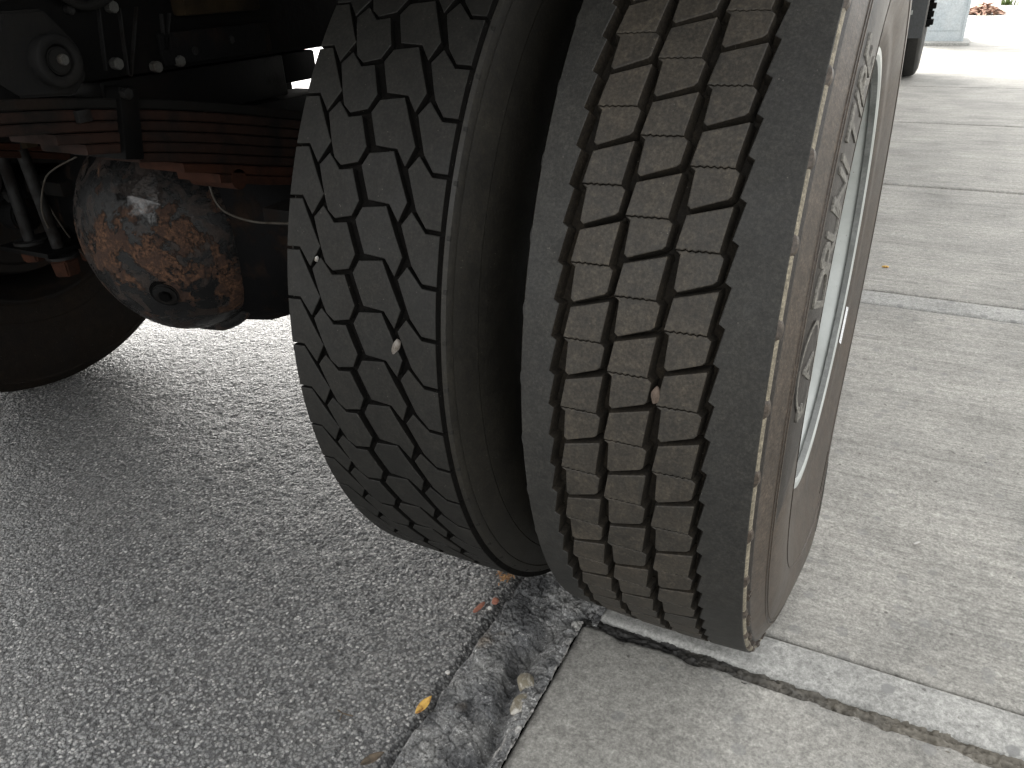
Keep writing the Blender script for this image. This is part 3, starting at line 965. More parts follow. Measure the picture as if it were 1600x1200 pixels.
# ---- inner tyre with the block pattern
RI = 0.520
XI = -0.3015
inprof_half = [(0.0972, 0.5105), (0.1010, 0.5075), (0.1030, 0.5035), (0.1045, 0.4990), (0.1040, 0.4975), (0.1085, 0.4880), (0.1150, 0.4740), (0.1175, 0.4690), (0.1172, 0.4675), (0.1205, 0.4600), (0.1260, 0.4450),
               (0.1285, 0.4250), (0.1290, 0.4050), (0.1270, 0.3800), (0.1220, 0.3550), (0.1180, 0.3350), (0.1170, 0.3180), (0.1130, 0.3000)]
carc2 = [(-x, r) for x, r in inprof_half[::-1]] + [(-0.06, 0.5110), (0.0, 0.5112), (0.06, 0.5110)] + inprof_half
tyre_i = lathe('tyre', carc2, M['oldside'], 177, truck, (XI, 0, R0))
tyre_i.data.materials.append(M['driveg'])
for p in tyre_i.data.polygons:
    if math.hypot(p.center.y, p.center.z) > 0.5095: p.material_index = 1
tag(tyre_i, 'dark inner tyre with chevron blocks, standing on the asphalt')
crown2 = lambda x: 0.0012 * (x / 0.1) ** 2
c1 = [(-.0985, .42), (-.081, .44), (-.0545, -.38), (-.052, -.43), (-.0655, -.85), (-.0805, -.50), (-.0985, -.52)]
c2 = [(-.0513, .345), (-.0427, .19), (-.0356, .046), (-.0189, .085), (-.0056, -.493), (-.0134, -.788), (-.0345, -.87), (-.0445, -.735), (-.0505, -.49), (-.0627, .106)]
c3 = [(-.0001, .397), (.0291, .461), (.0535, -.434), (.0451, -.805), (.0325, -.50), (.0061, -.46), (-.0079, .151)]
c4 = [(.0602, .405), (.0787, .046), (.0955, .031), (.0959, -.885), (.0788, -.867), (.0651, -.562), (.0493, .148)]
pp = PI_ * RI
for col_i, poly in enumerate((c1, c2, c3, c4)):
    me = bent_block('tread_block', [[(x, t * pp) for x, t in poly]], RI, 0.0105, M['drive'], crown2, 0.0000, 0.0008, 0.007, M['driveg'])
    rest = []
    for k in range(59):
        a = (0.7537 + PI_ * 0.01) - PI_ * (k - 6) + PI_ * 0.0
        aw = (a + PI) % (2 * PI) - PI
        if -1.45 < aw < 1.35:
            put('tread_block', me, tyre_i, (0, 0, 0), (-a, 0, 0))
        else: rest.append(a)
    bm = bmesh.new()
    for a in rest:
        tmp = me.copy(); tmp.transform(Matrix.Rotation(-a, 4, 'X')); bm.from_mesh(tmp); bpy.data.meshes.remove(tmp)
    m2 = bpy.data.meshes.new('tread_blocks'); bm.to_mesh(m2); bm.free(); m2.materials.append(M['drive']); m2.materials.append(M['driveg'])
    put('tread_blocks', m2, tyre_i)['kind'] = 'stuff'
tooth = bent_block('shoulder_tooth', [[(0.0965, -0.0025), (0.1015, -0.0025), (0.1015, 0.0025), (0.0965, 0.0025)]], 0.5105, 0.006, M['drive'], lambda x: max(0, (x - .0965)) * 0.5, 0.0012, 0.0006, 0.01)
for k in range(59):
    a = 0.7537 + PI_ * 0.02 - PI_ * (k - 6)
    aw = (a + PI) % (2 * PI) - PI
    if -1.5 < aw < 1.3: put('shoulder_tooth', tooth, tyre_i, (0, 0, 0), (-a, 0, 0))
lathe('rim', [(0.113, 0.302), (0.113, 0.29), (0.10, 0.28), (0.05, 0.26), (-0.1, 0.26), (-0.113, 0.29), (-0.113, 0.302)], M['drum'], 96, truck, (XI, 0, R0))

# ---- left dual wheel: its inner sidewall faces the viewer
XL = -1.825
lp = [(-0.128, 0.44), (-0.12, 0.50), (-0.105, 0.519), (0.0, 0.522), (0.105, 0.519), (0.116, 0.506), (0.122, 0.495), (0.121, 0.492), (0.130, 0.465), (0.135, 0.440), (0.136, 0.410), (0.1335, 0.38), (0.128, 0.345), (0.1295, 0.341), (0.126, 0.325),
      (0.122, 0.306), (0.1225, 0.3035), (0.118, 0.296)]
tl = lathe('tyre', lp, M['brownside'], 128, truck, (XL, 0, R0))
tag(tl, 'dark smooth tyre on the far side of the truck')
lathe('rim', [(0.118, 0.297), (0.123, 0.295), (0.1235, 0.290), (0.1215, 0.287), (0.116, 0.285), (0.10, 0.278), (0.05, 0.262), (-0.05, 0.26), (-0.08, 0.24), (-0.09, 0.02)], M['drum'], 128, truck, (XL, 0, R0)).data.flip_normals()
lathe('brake_drum', [(-0.05, 0.225), (0.06, 0.225), (0.075, 0.222), (0.085, 0.228), (0.095, 0.222), (0.095, 0.205), (0.088, 0.20), (0.085, 0.05)], M['drum'], 96, truck, (XL, 0, R0)).data.flip_normals()

# ---- rear axle
axle = None
vs, fs = [], []
XA, ZA = -1.118, 0.500
stations = [(-0.62, .065, .065), (-0.50, .068, .068), (-0.42, .075, .072), (-0.36, .085, .078), (-0.31, .110, .088), (-0.27, .150, .10), (-0.23, .185, .112), (-0.17, .208, .120), (-0.08, .221, .124), (0, .223, .125), (0.08, .221, .124),
            (0.17, .208, .120), (0.23, .185, .112), (0.28, .145, .10), (0.33, .105, .085), (0.38, .082, .075), (0.46, .070, .068), (0.64, .065, .065)]
ns = 40
for x, rz, ry in stations:
    for k in range(ns):
        w = 2 * PI * k / ns
        c, s = math.cos(w), math.sin(w)
        vs.append((XA + x, ry * c, ZA + 0.0 + rz * s))
for i in range(len(stations) - 1):
    for k in range(ns):
        fs.append((i * ns + k, i * ns + (k + 1) % ns, (i + 1) * ns + (k + 1) % ns, (i + 1) * ns + k))
me = mesh_from('axle_housing', vs, fs, M['housingdark']); smooth_angle(me, 50)
axle = put('axle_housing', me, truck)
axle['label'] = 'black oily axle housing patched with rust'
# rear dome (differential cover) with a raised flange
vs, fs = [], []
nr, na = 22, 72
for i in range(nr + 1):
    th = (PI / 2) * i / nr
    for k in range(na):
        w = 2 * PI * k / na
        rx, rz = 0.212, 0.207
        lump = 1 + 0.010 * math.sin(3 * w + 1) * math.sin(th) + 0.006 * math.sin(7 * w) * math.sin(th) ** 3
        vs.append((XA + 0.012 + rx * math.sin(th) * math.cos(w) * lump, -0.055 - 0.175 * math.cos(th) ** 0.9, ZA - 0.012 + rz * math.sin(th) * math.sin(w) * lump))
for i in range(nr):
    for k in range(na): fs.append((i * na + k, i * na + (k + 1) % na, (i + 1) * na + (k + 1) % na, (i + 1) * na + k))
me = mesh_from('axle_cover', vs, fs, M['housing'], True)
cover = put('axle_cover', me, axle)
cover['label'] = 'domed rear cover, wet black with orange rust patches'
bm = bmesh.new()
pts = []
vs, fs = [], []
for k in range(na):
    w = 2 * PI * k / na
    for (dr, dy) in ((0.228 / 0.228, -0.046), (1.02, -0.049), (1.045, -0.056), (1.05, -0.064), (1.03, -0.071), (0.99, -0.073), (0.95, -0.072)):
        jig = 1 + 0.004 * math.sin(9 * w) + 0.003 * math.sin(23 * w)
        vs.append((XA + 0.012 + 0.214 * dr * jig * math.cos(w), dy, ZA - 0.012 + 0.212 * dr * jig * math.sin(w)))
for k in range(na):
    j = (k + 1) % na
    for q in range(6): fs.append((k * 7 + q, k * 7 + q + 1, j * 7 + q + 1, j * 7 + q))
put('cover_flange', mesh_from('cover_flange', vs, fs, M['housing'], True), axle)
# drain plug low on the cover
pc = Vector((-1.017, -0.197, 0.411)); pn = Vector((0.44, -0.84, -0.32)).normalized()
plug = cyl('drain_plug', pc - pn * 0.02, pc + pn * 0.010, 0.024, M['greymetal'], axle, seg=28, bev=0.003)
for k in range(6): pass
cyl('drain_plug', pc + pn * 0.009, pc + pn * 0.016, 0.012, M['black'], axle, seg=6, bev=0.001)
cyl('plug_washer', pc - pn * 0.02, pc + pn * 0.004, 0.031, M['black'], axle, seg=36, bev=0.002)
# spring seats and U-bolts
for sx in (-0.745, -1.405):
    box('spring_seat', sx - 0.06, sx + 0.06, -0.13, 0.13, 0.545, 0.575, M['leafdark'], truck, 0.006)

# ---- leaf springs


def zleaf(yv): y = -abs(yv); return 0.797 - .19 * (y + .41) - .15 * (y + .41) * (y + .21)
def tleaf(yv): y = -abs(yv); return 0.0135 + 0.0015 * min(1, max(0, (y + .41) / .2))


def make_spring(x0, x1, name='leaf_spring'):
    sp = empty(name, (0, 0, 0), truck)
    starts = [-0.78, -0.72, -0.66, -0.53, -0.495, -0.425, -0.36, -0.300]
    for k, ys in enumerate(starts):
        n = 40
        vs, fs = [], []
        ins = 0.0008 * (k % 3)
        for i in range(n + 1):
            yv = ys + (-2 * ys) * i / n
            zt = zleaf(yv) - k * tleaf(yv); zb = zt - tleaf(yv) + 0.0014
            xa, xb = x0 + ins, x1 - ins
            b = 0.0016
            for X, Z in ((xa, zt - b), (xa + b, zt), (xb - b, zt), (xb, zt - b), (xb, zb + b), (xb - b, zb), (xa + b, zb), (xa, zb + b)): vs.append((X, yv, Z))
        for i in range(n):
            for q in range(8): fs.append((i * 8 + q, i * 8 + (q + 1) % 8, (i + 1) * 8 + (q + 1) % 8, (i + 1) * 8 + q))
        fs.append(tuple(range(8))); fs.append(tuple(n * 8 + q for q in range(8)))
        me = mesh_from('leaf', vs, fs, M['leafdark'] if k in (0,) else (M['redrust'] if k in (6, 7) else M['leaf']))
        smooth_angle(me, 30)
        put('leaf', me, sp)
    return sp


sp1 = make_spring(-0.79, -0.70)
sp1['label'] = 'stack of rust-red spring leaves above the axle'
sp2 = make_spring(-1.45, -1.36)
# clip round the right spring, leaning with it
bm = bmesh.new()
add_box(bm, -0.7975, -0.6925, -0.014, 0.014, -0.042, 0.046, 0.003)
clip = put('spring_clip', bm_mesh('spring_clip', bm, M['black']), sp1, (0, -0.430, 0.768), (math.radians(-11), 0, 0))
cyl('clip_bolt', (-0.70, -0.430, 0.806), (-0.684, -0.430, 0.806), 0.007, M['greymetal'], sp1, seg=6)
# red spacer foot and round nut under the pack
bm = bmesh.new()
for sy in (-0.265,):
    cyl_bm(bm, (-0.79, sy, 0.668), (-0.70, sy, 0.668), 0.015, seg=24)
put('spring_pad', bm_mesh('spring_pad', bm, M['redrust']), sp1, (0, 0, -0.006))
for sx in (-0.805, -0.685):
    for sy in (0.115,):
        cyl('u_bolt', (sx, sy, 0.43), (sx, sy, 0.80), 0.011, M['greymetal'], truck)
for (xx, yy, zt, zb) in ((-1.345, -0.17, 0.70, 0.43), (-1.440, -0.17, 0.64, 0.45), (-1.475, -0.02, 0.64, 0.40), (-1.345, 0.10, 0.70, 0.43)):
    ub = cyl('u_bolt', (xx, yy, zb - 0.03), (xx - 0.03 if xx == -1.345 else xx, yy, zt), 0.012, M['greymetal'], truck)
    nb = cyl('u_bolt_nut', (xx, yy, zb - 0.035), (xx, yy, zb), 0.026, M['redrust'], ub, seg=6, bev=0.003, rad1=0.030)
    cyl('washer', (xx, yy, zb + 0.002), (xx, yy, zb + 0.008), 0.032, M['greymetal'], ub, seg=24)
box('u_bolt_plate', -1.49, -1.33, -0.21, 0.21, 0.441, 0.452, M['black'], truck, 0.003)
cyl('yellow_nut', (-1.33, -0.17, 0.655), (-1.335, -0.17, 0.695), 0.018, M['yellow'], truck, seg=6)
cyl('brake_chamber', (-1.60, -0.10, 0.62), (-1.52, -0.22, 0.60), 0.075, M['black'], truck, seg=36, bev=0.008)

# ---- chassis rails, brackets
rail = box('frame_rail', -0.79, -0.715, -0.74, 7.2, 0.822, 1.06, M['black'], truck, 0.006)
rail2 = box('frame_rail', -1.435, -1.36, -0.74, 7.2, 0.80, 1.06, M['black'], truck, 0.006)
# black filler added between rail and spring to block light, leaving a daylight sliver
box('added_rail_gap_filler', -0.785, -0.72, -0.44, -0.108, 0.760, 0.820, M['black'], truck, 0.004)
box('added_rail_gap_filler', -0.783, -0.722, -0.107, -0.03, 0.776, 0.820, M['black'], truck, 0.004)


def rib_plate(y0, z0, y1, z1, th=0.0008, out=0.006):
    """thin upright stiffener standing off the rail's outer face"""
    bm = bmesh.new()
    d = Vector((0, y1 - y0, z1 - z0)); n = Vector((0, -d.z, d.y)).normalized() * th
    a = Vector((-0.715, y0, z0)); b = Vector((-0.715, y1, z1))
    q = [a - n, a + n, b + n, b - n]
    lo = [bm.verts.new(v) for v in q]; hi = [bm.verts.new(v + Vector((out, 0, 0))) for v in q]
    bm.faces.new(hi); bm.faces.new(lo[::-1])
    for i in range(4): bm.faces.new((lo[i], lo[(i + 1) % 4], hi[(i + 1) % 4], hi[i]))
    return put('gusset', bm_mesh('gusset', bm, M['greymetal']), rail)


box('added_gap_plate', -0.783, -0.708, -0.30, -0.02, 0.722, 0.7575, M['black'], truck, 0.003)  # black plate added to close the daylight gap from below
box('rusty_bracket', -0.715, -0.690, -0.31, -0.17, 0.886, 0.94, M['yellow'], truck, 0.004)
rib_plate(-0.417, 0.925, -0.433, 0.833); rib_plate(-0.392, 0.900, -0.403, 0.824); rib_plate(-0.366, 0.900, -0.399, 0.822)
rib_plate(-0.330, 0.890, -0.338, 0.848); rib_plate(-0.317, 0.890, -0.336, 0.846)
for yy, zz in ((-0.404, 0.902), (-0.417, 0.839), (-0.359, 0.829), (-0.32, 0.832), (-0.50, 0.925)):
    cyl('bolt', (-0.716, yy, zz), (-0.704, yy, zz), 0.0075, M['bare'], rail, seg=6, bev=0.001)

# spring hanger with round bush
bm = bmesh.new()
poly = [(-0.548, 0.905), (-0.50, 0.905), (-0.470, 0.868), (-0.468, 0.830), (-0.49, 0.812), (-0.56, 0.818), (-0.585, 0.84), (-0.565, 0.87)]
lo = [bm.verts.new((-0.72, y, z)) for y, z in poly]; hi = [bm.verts.new((-0.700, y, z)) for y, z in poly]
bm.faces.new(hi); bm.faces.new(lo[::-1])
for i in range(len(poly)): bm.faces.new((lo[i], lo[(i + 1) % len(poly)], hi[(i + 1) % len(poly)], hi[i]))
bmesh.ops.bevel(bm, geom=[e for e in bm.edges], offset=0.003, segments=2, affect='EDGES')
hanger = put('spring_hanger', bm_mesh('spring_hanger', bm, M['bush']), truck)
bm = bmesh.new()
vs, fs = [], []
prof = [(-0.700, 0.0285), (-0.686, 0.0285), (-0.684, 0.0265), (-0.684, 0.0185), (-0.686, 0.0172), (-0.694, 0.0168)]
for k in range(48):
    w = 2 * PI * k / 48
    for x, r in prof: vs.append((x, -0.507 + r * math.cos(w), 0.852 + r * math.sin(w)))
for k in range(48):
    j = (k + 1) % 48
    for q in range(5): fs.append((k * 6 + q, k * 6 + q + 1, j * 6 + q + 1, j * 6 + q))
put('bushing', mesh_from('bushing', vs, fs, M['bush'], True), hanger)
cyl('pin_bolt', (-0.700, -0.507, 0.852), (-0.686, -0.507, 0.852), 0.0152, M['bush'], hanger, seg=28, bev=0.002)
cyl('pin_bolt', (-0.687, -0.505, 0.853), (-0.680, -0.505, 0.853), 0.0065, M['bare'], hanger, seg=6, bev=0.001)
box('hanger_foot', -0.74, -0.702, -0.60, -0.555, 0.800, 0.850, M['black'], hanger, 0.004)
box('grease_plate', -0.70, -0.692, -0.500, -0.482, 0.782, 0.796, M['greymetal'], hanger, 0.001)

# brake line across the axle and a short one on the left
tube('brake_line', [(-0.83, -0.20, 0.70), (-0.7831, -0.25, 0.6526), (-0.7685, -0.25, 0.6084), (-0.7118, -0.25, 0.5935), (-0.6397, -0.25, 0.5967), (-0.58, -0.24, 0.60)], 0.0019, M['wire'], truck)
tube('brake_line', [(-1.1613, -0.2, 0.6531), (-1.22, -0.21, 0.63), (-1.2771, -0.2, 0.6016), (-1.3147, -0.2, 0.5451), (-1.33, -0.19, 0.50)], 0.0018, M['wire'], truck)
tube('brake_line', [(-1.37, -0.16, 0.62), (-1.395, -0.14, 0.55), (-1.392, -0.12, 0.47), (-1.375, -0.10, 0.40)], 0.002, M['wire'], axle)

tube('air_hose', [(-0.712, -0.60, 0.905), (-0.70, -0.50, 0.925), (-0.703, -0.44, 0.905), (-0.705, -0.36, 0.925), (-0.70, -0.25, 0.905), (-0.71, -0.12, 0.92), (-0.72, 0.05, 0.90)], 0.0055, M['bush'], truck)
tube('air_hose', [(-1.50, -0.20, 0.66), (-1.46, -0.24, 0.60), (-1.49, -0.25, 0.54), (-1.56, -0.22, 0.50)], 0.010, M['bush'], truck)
cyl('slack_adjuster', (-1.52, -0.14, 0.50), (-1.47, -0.14, 0.50), 0.035, M['housingdark'], truck, seg=24, bev=0.004)
cyl('push_rod', (-1.49, -0.14, 0.51), (-1.50, -0.19, 0.62), 0.009, M['greymetal'], truck)
for k, (yy, zz) in enumerate(((-0.29, 0.842), (-0.22, 0.850), (-0.25, 0.90), (-0.46, 0.902))):
    cyl('bolt', (-0.716, yy, zz), (-0.707, yy, zz), 0.006, M['greymetal'], rail, seg=6, bev=0.001)
box('rail_splice', -0.7149, -0.709, -0.345, -0.14, 0.828, 0.868, M['housingdark'], rail, 0.002)

# ---- load bed, body, added light blockers and cab above and ahead (they shade the scene)
bed = box('load_bed', -2.25, 0.14, -0.66, 5.3, 1.16, 1.30, M['black'], truck, 0.01)
for k, yy in enumerate((-0.70, -0.22, 0.35, 0.95, 1.6, 2.3, 3.1, 4.0)):
    box('cross_beam', -1.355, -0.795, yy, yy + 0.07, 0.88, 1.05, M['black'], truck, 0.004)
    box('cross_beam', -2.20, 0.10, yy, yy + 0.06, 1.062, 1.158, M['yellow'] if k < 3 else M['black'], truck, 0.004)
box('cargo_box', -2.25, 0.14, -0.66, 5.3, 1.302, 3.4, M['body'], truck, 0.02)
box('near_light_blocker', -2.20, -1.55, 0.55, 0.822, 0.42, 1.05, M['black'], truck, 0.004)  # box added to block the bright background beside the daylight sliver
box('far_light_blocker', -2.15, -1.50, 2.5, 3.6, 0.30, 0.95, M['black'], truck, 0.05)  # added block that keeps daylight out from under the truck
cyl('drive_shaft', (-1.15, 0.10, 0.53), (-1.15, 3.2, 0.66), 0.055, M['black'], truck)
box('gearbox', -1.30, -0.95, 3.0, 4.6, 0.45, 1.0, M['black'], truck, 0.05)
box('silencer', -0.65, -0.30, 1.3, 2.6, 0.50, 0.95, M['black'], truck, 0.06)

# front wheel, mud flap, step and cab
FX, FY = -0.135, 6.68
fp = [(-0.14, 0.32), (-0.147, 0.40), (-0.145, 0.46), (-0.132, 0.495), (-0.118, 0.515), (-0.085, 0.522), (-0.083, 0.512), (-0.075, 0.512), (-0.073, 0.524), (-0.025, 0.525), (-0.023, 0.512), (-0.015, 0.512), (-0.013, 0.525),
      (0.035, 0.525), (0.037, 0.512), (0.045, 0.512), (0.047, 0.524), (0.085, 0.522), (0.118, 0.512), (0.132, 0.495), (0.145, 0.46), (0.147, 0.40), (0.14, 0.32), (0.13, 0.30)]
ft = lathe('tyre', fp, M['rib'], 96, truck, (FX, FY, R0), ang=20)
tag(ft, 'front tyre with straight grooves under a mud flap')
lathe('rim', [(0.13, 0.30), (0.12, 0.28), (0.05, 0.26), (0.03, 0.10), (0.08, 0.09), (0.08, 0.01)], M['rim'], 64, truck, (FX, FY, R0)).data.flip_normals()
flap = box('mud_flap', -0.42, 0.010, 6.02, 6.035, 0.345, 1.00, M['flap'], truck, 0.004)
flap['label'] = 'dark grey mud flap behind the front wheel'
for (xx, zz, hh) in ((-0.095, 0.508, 0.030), (-0.140, 0.455, 0.018), (-0.155, 0.445, 0.022)):
    box('mud_flap_glint', xx, xx + 0.012, 6.014, 6.0185, zz, zz + hh, M['rim'], flap, 0.001)  # pale pieces stand in for light seen through the flap
box('fender', -0.44, 0.04, 6.05, 7.35, 1.065, 1.16, M['black'], truck, 0.02)
st = empty('cab_step', (0, 0, 0), truck)
for k in range(6):
    z0 = 0.375 + k * 0.062
    box('step_tread', -0.02, 0.052 - 0.008 * (k % 2), 6.9, 7.0, z0, z0 + 0.045, M['black'], st, 0.006)
box('step_bracket', -0.03, 0.03, 6.92, 6.98, 0.36, 1.1, M['black'], st, 0.006)
box('cab', -2.2, 0.05, 5.5, 7.9, 1.165, 3.0, M['body'], truck, 0.08)
flt = ft.copy(); link(flt, truck); flt.location = (-2.0, FY, R0)

# ------------------------------------------------------------------ things far ahead on the pavement
cab_ = empty('cabinet', (0.1, 9.6, 0))
tag(cab_, 'pale galvanised metal cabinet on a low concrete plinth ahead of the truck', 'cabinet')
box('housing', -0.25, 0.325, 9.5, 9.95, 0.004, 1.5, M['galv'], cab_, 0.004).location = (-0.1, -9.6, 0)
box('plinth', -0.30, 0.400, 9.33, 10.05, -0.02, 0.035, M['band'], cab_, 0.02).location = (-0.1, -9.6, 0)
box('door_panel', -0.20, 0.270, 9.492, 9.4985, 0.14, 1.35, M['galv'], cab_, 0.002).location = (-0.1, -9.6, 0)
box('corner_trim', 0.305, 0.332, 9.488, 9.4985, 0.006, 1.5, M['galv'], cab_, 0.002).location = (-0.1, -9.6, 0)


def scrap(verts_n, size, mat, name, loc, flat=0.35, seed=0, elong=1.0, rot=0.0):
    rr = random.Random(seed)
    bm = bmesh.new()
    bmesh.ops.create_icosphere(bm, subdivisions=2, radius=size)
    for v in bm.verts:
        k = 1 + 0.35 * (rr.random() - 0.5)
        v.co = Vector((v.co.x * k, v.co.y * k * elong, v.co.z * k * flat))
    me = bm_mesh(name, bm, mat, 40)
    return put(name, me, None, loc, (rr.uniform(-.15, .15), rr.uniform(-.15, .15), rot))


# heap of dry husks beyond the cabinet
bm = bmesh.new()
rr = random.Random(4)
for i in range(260):
    cx, cy = rr.gauss(0, 0.16), rr.gauss(0, 0.12)
    h = max(0.0, 0.16 - 0.5 * math.hypot(cx, cy)) * rr.random()
    ln, wd = rr.uniform(0.05, 0.13), rr.uniform(0.012, 0.035)
    m = Matrix.Translation((cx, cy, h + 0.01)) @ Matrix.Rotation(rr.uniform(0, 6.28), 4, 'Z') @ Matrix.Rotation(rr.uniform(-.6, .6), 4, 'X') @ Matrix.Rotation(rr.uniform(-.6, .6), 4, 'Y')
    vv = [bm.verts.new(m @ Vector(p)) for p in ((-ln, 0, 0), (0, -wd, 0.012), (ln, 0, 0), (0, wd, 0.012))]
    bm.faces.new(vv)
heap = put('leaf_heap', bm_mesh('leaf_heap', bm, M['husk'], 20), None, (0.58, 14.6, 0))
tag(heap, 'small reddish-brown heap of dry husks lying beyond the metal cabinet', 'heap')
bm = bmesh.new()
for i in range(60):
    a = rr.uniform(0, 6.28); ln = rr.uniform(0.08, 0.22); w = 0.012; t2 = rr.uniform(0.5, 1.2)
    dx, dy = math.cos(a), math.sin(a)
    b0 = Vector((rr.gauss(0, .05), rr.gauss(0, .05), 0)); tip = b0 + Vector((dx * ln * math.cos(t2), dy * ln * math.cos(t2), ln * math.sin(t2)))
    s = Vector((-dy, dx, 0)) * w
    vv = [bm.verts.new(p) for p in (b0 - s, b0 + s, tip + s * 0.2, tip - s * 0.2)]
    bm.faces.new(vv)
weed = put('weed', bm_mesh('weed', bm, M['weed'], 20), None, (1.02, 17.2, 0))
tag(weed, 'small green weed growing at the far edge of the pavement', 'weed')

# ------------------------------------------------------------------ small things on the ground and in the treads


def on_tyre(x, a, r, cx=0.0): return (x, -r * math.cos(a), R0 + r * math.sin(a))


def rock(name, label, cat, mat, loc, sx, sy, sz, rz=0.0, seed=1, group=None, rot=None):
    rr = random.Random(seed)
    bm = bmesh.new()
    bmesh.ops.create_icosphere(bm, subdivisions=3, radius=1)
    dirs = [Vector((rr.gauss(0, 1), rr.gauss(0, 1), rr.gauss(0, 1))).normalized() for _ in range(9)]
    cuts = [rr.uniform(0.70, 0.92) for _ in dirs]
    for v in bm.verts:
        c = v.co.copy()
        for d, k in zip(dirs, cuts):
            q = c.dot(d)
            if q > k: c -= d * (q - k) * 0.85
        c *= 1 + 0.03 * (rr.random() - .5)
        v.co = Vector((c.x * sx, c.y * sy, c.z * sz))
    o = put(name, bm_mesh(name, bm, mat, 28), None, loc, rot if rot else (0, 0, rz))
    return tag(o, label, cat, group)


rock('stone', 'brown-grey stone with a pale corner wedged in the kerb channel, upper of two', 'stone', M['stone'], (-0.1725, -0.410, 0.000), 0.014, 0.017, 0.010, 0.5, 3)
rock('stone', 'longer pale and brown stone wedged in the kerb channel, lower of two', 'stone', M['stone'], (-0.1625, -0.447, 0.000), 0.0125, 0.021, 0.010, -0.2, 5)
rock('pebble', 'white grit lodged in the inner tyre tread near the axle cover', 'pebble', M['pebble'], on_tyre(-0.3626, 0.2565, 0.5150), 0.0032, 0.0032, 0.0048, 0, 7)
rock('stone_chip', 'pale sharp stone chip stuck in the inner tyre tread', 'pebble', M['chip'], on_tyre(-0.2547, 0.100, 0.5190), 0.0042, 0.004, 0.0105, 0, 8, rot=(0, 0.45, 0.2))
rock('pebble', 'tan pebble wedged in the groove of the outer tyre', 'pebble', M['tanpebble'], on_tyre(0.0305, 0.107, 0.5225), 0.0046, 0.005, 0.0098, 0, 9)
rock('pebble', 'small white pebble beside the kerb on the asphalt', 'pebble', M['pebble'], (-0.285, -0.4444, 0.003), 0.0042, 0.0036, 0.0034, 0.4, 10)
rock('stone_chip', 'pale grit chip on the broomed pavement slab right of the tyre', 'pebble', M['pebble'], (0.3189, 0.159, 0.002), 0.008, 0.0025, 0.002, 0.9, 12)
rock('stone_chip', 'yellowish chip on the pavement farther along the truck', 'pebble', M['leafyellow'], (0.1538, 1.642, 0.003), 0.012, 0.007, 0.004, 0.2, 13)
rock('brick_chip', 'long red-brown brick chip on the asphalt by the kerb', 'brick chip', M['brick'], (-0.309, -0.306, 0.002), 0.0045, 0.015, 0.0035, -0.18, 14)
rock('brick_chip', 'small pinkish brick chip touching the kerb edge', 'brick chip', M['brick'], (-0.291, -0.283, 0.003), 0.0065, 0.0075, 0.0045, 0.3, 15)
rock('pebble', 'grey-white pebble just below the pinkish brick chip', 'pebble', M['pebble'], (-0.292, -0.300, 0.002), 0.004, 0.004, 0.0035, 0.3, 16)
rock('wood_chip', 'tiny orange wood chip on the asphalt below the inner tyre', 'wood chip', M['shaving'], (-0.3713, -0.2098, 0.002), 0.005, 0.004, 0.003, 0.3, 17)


def leaf_obj(name, label, cat, mat, loc, L, Wd, rz, curl=0.25, seed=0):
    rr = random.Random(seed)
    n, m = 9, 4
    vs, fs = [], []
    for i in range(n + 1):
        t_ = i / n
        w = Wd * math.sin(PI * min(1, t_ * 1.02 + 0.02)) ** 0.7
        for k in range(m + 1):
            s = (k / m - 0.5) * 2
            vs.append(((s * w), (t_ - 0.5) * L, abs(s) * w * 0.55 + curl * L * (t_ - 0.5) ** 2 + rr.uniform(0, 0.0006)))
    for i in range(n):
        for k in range(m): fs.append((i * (m + 1) + k, i * (m + 1) + k + 1, (i + 1) * (m + 1) + k + 1, (i + 1) * (m + 1) + k))
    me = mesh_from(name, vs, fs, mat, True)
    o = put(name, me, None, loc, (0.1, 0.15, rz))
    md = o.modifiers.new('thickness', 'SOLIDIFY'); md.thickness = 0.0006
    return tag(o, label, cat)


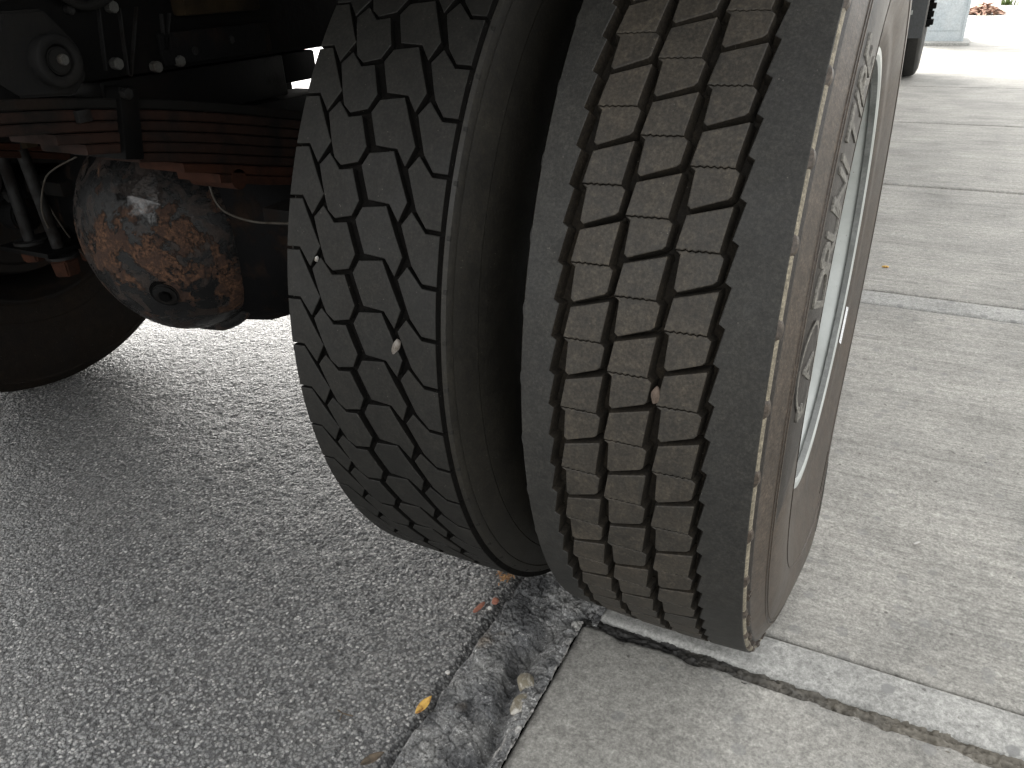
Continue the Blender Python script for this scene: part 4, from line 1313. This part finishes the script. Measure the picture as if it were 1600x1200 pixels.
lf = leaf_obj('dry_leaf', 'curled yellow-brown dry leaf against the kerb foot', 'leaf', M['leafyellow'], (-0.285, -0.510, 0.003), 0.034, 0.006, -0.15, 0.3, 2)
leaf_obj('dry_leaf', 'dark brown curled leaf at the bottom edge of the picture', 'leaf', M['twig'], (-0.300, -0.612, 0.003), 0.034, 0.006, -0.6, 0.3, 3)
bm = bmesh.new()
rr = random.Random(9)
for i in range(34):
    c = Vector((rr.gauss(0, .007), rr.gauss(0, .009), 0.003 + 0.007 * rr.random()))
    a = rr.uniform(0, PI); ln = rr.uniform(0.004, 0.010)
    d = Vector((math.cos(a), math.sin(a), rr.uniform(-.3, .3))); s = d.cross(Vector((0, 0, 1))).normalized() * 0.0009
    up = Vector((0, 0, 0.0012))
    q = [c - d * ln - s, c - d * ln + s, c + up * 2 + s, c + up * 2 - s, c + d * ln + s, c + d * ln - s]
    vv = [bm.verts.new(p) for p in q]
    bm.faces.new((vv[0], vv[1], vv[2], vv[3])); bm.faces.new((vv[3], vv[2], vv[4], vv[5]))
sh = put('wood_shavings', bm_mesh('wood_shavings', bm, M['shaving'], 20), None, (-0.2985, -0.225, 0.0))
tag(sh, 'little tangle of orange wood shavings by the kerb under the tyres', 'shavings')
tw = tube('twig', [(-0.392, -0.569, 0.003), (-0.380, -0.571, 0.004), (-0.366, -0.568, 0.003)], 0.0011, M['twig'])
tag(tw, 'tiny dark twig lying on the open asphalt', 'twig')
tube('twig', [(-0.382, -0.571, 0.004), (-0.379, -0.581, 0.003)], 0.0009, M['twig'], tw)
MLAB = ['largest pale mortar piece beside the slab corner', 'pale mortar lump just below the largest piece', 'pale mortar piece, third from the slab corner', 'pale mortar piece at the middle of the kerb joint',
        'small pale mortar piece above the two stones', 'pale mortar crumb at the slab corner where the joint begins', 'smallest mortar crumb below the two stones']
# pale crumbled mortar pieces along the pavement edge
for k, (x, yv, s) in enumerate([(-0.151, -0.292, .008), (-0.155, -0.306, .006), (-0.149, -0.318, .007), (-0.1555, -0.335, .007), (-0.150, -0.352, .005), (-0.152, -0.270, .006), (-0.158, -0.470, .004)]):
    o = rock('mortar_piece', MLAB[k], 'mortar', M['kerblight'], (x, yv, -0.003), s * 0.7, s * 1.25, s * 0.7, 0.1 * k, 30 + k, 'mortar pieces in the kerb joint')
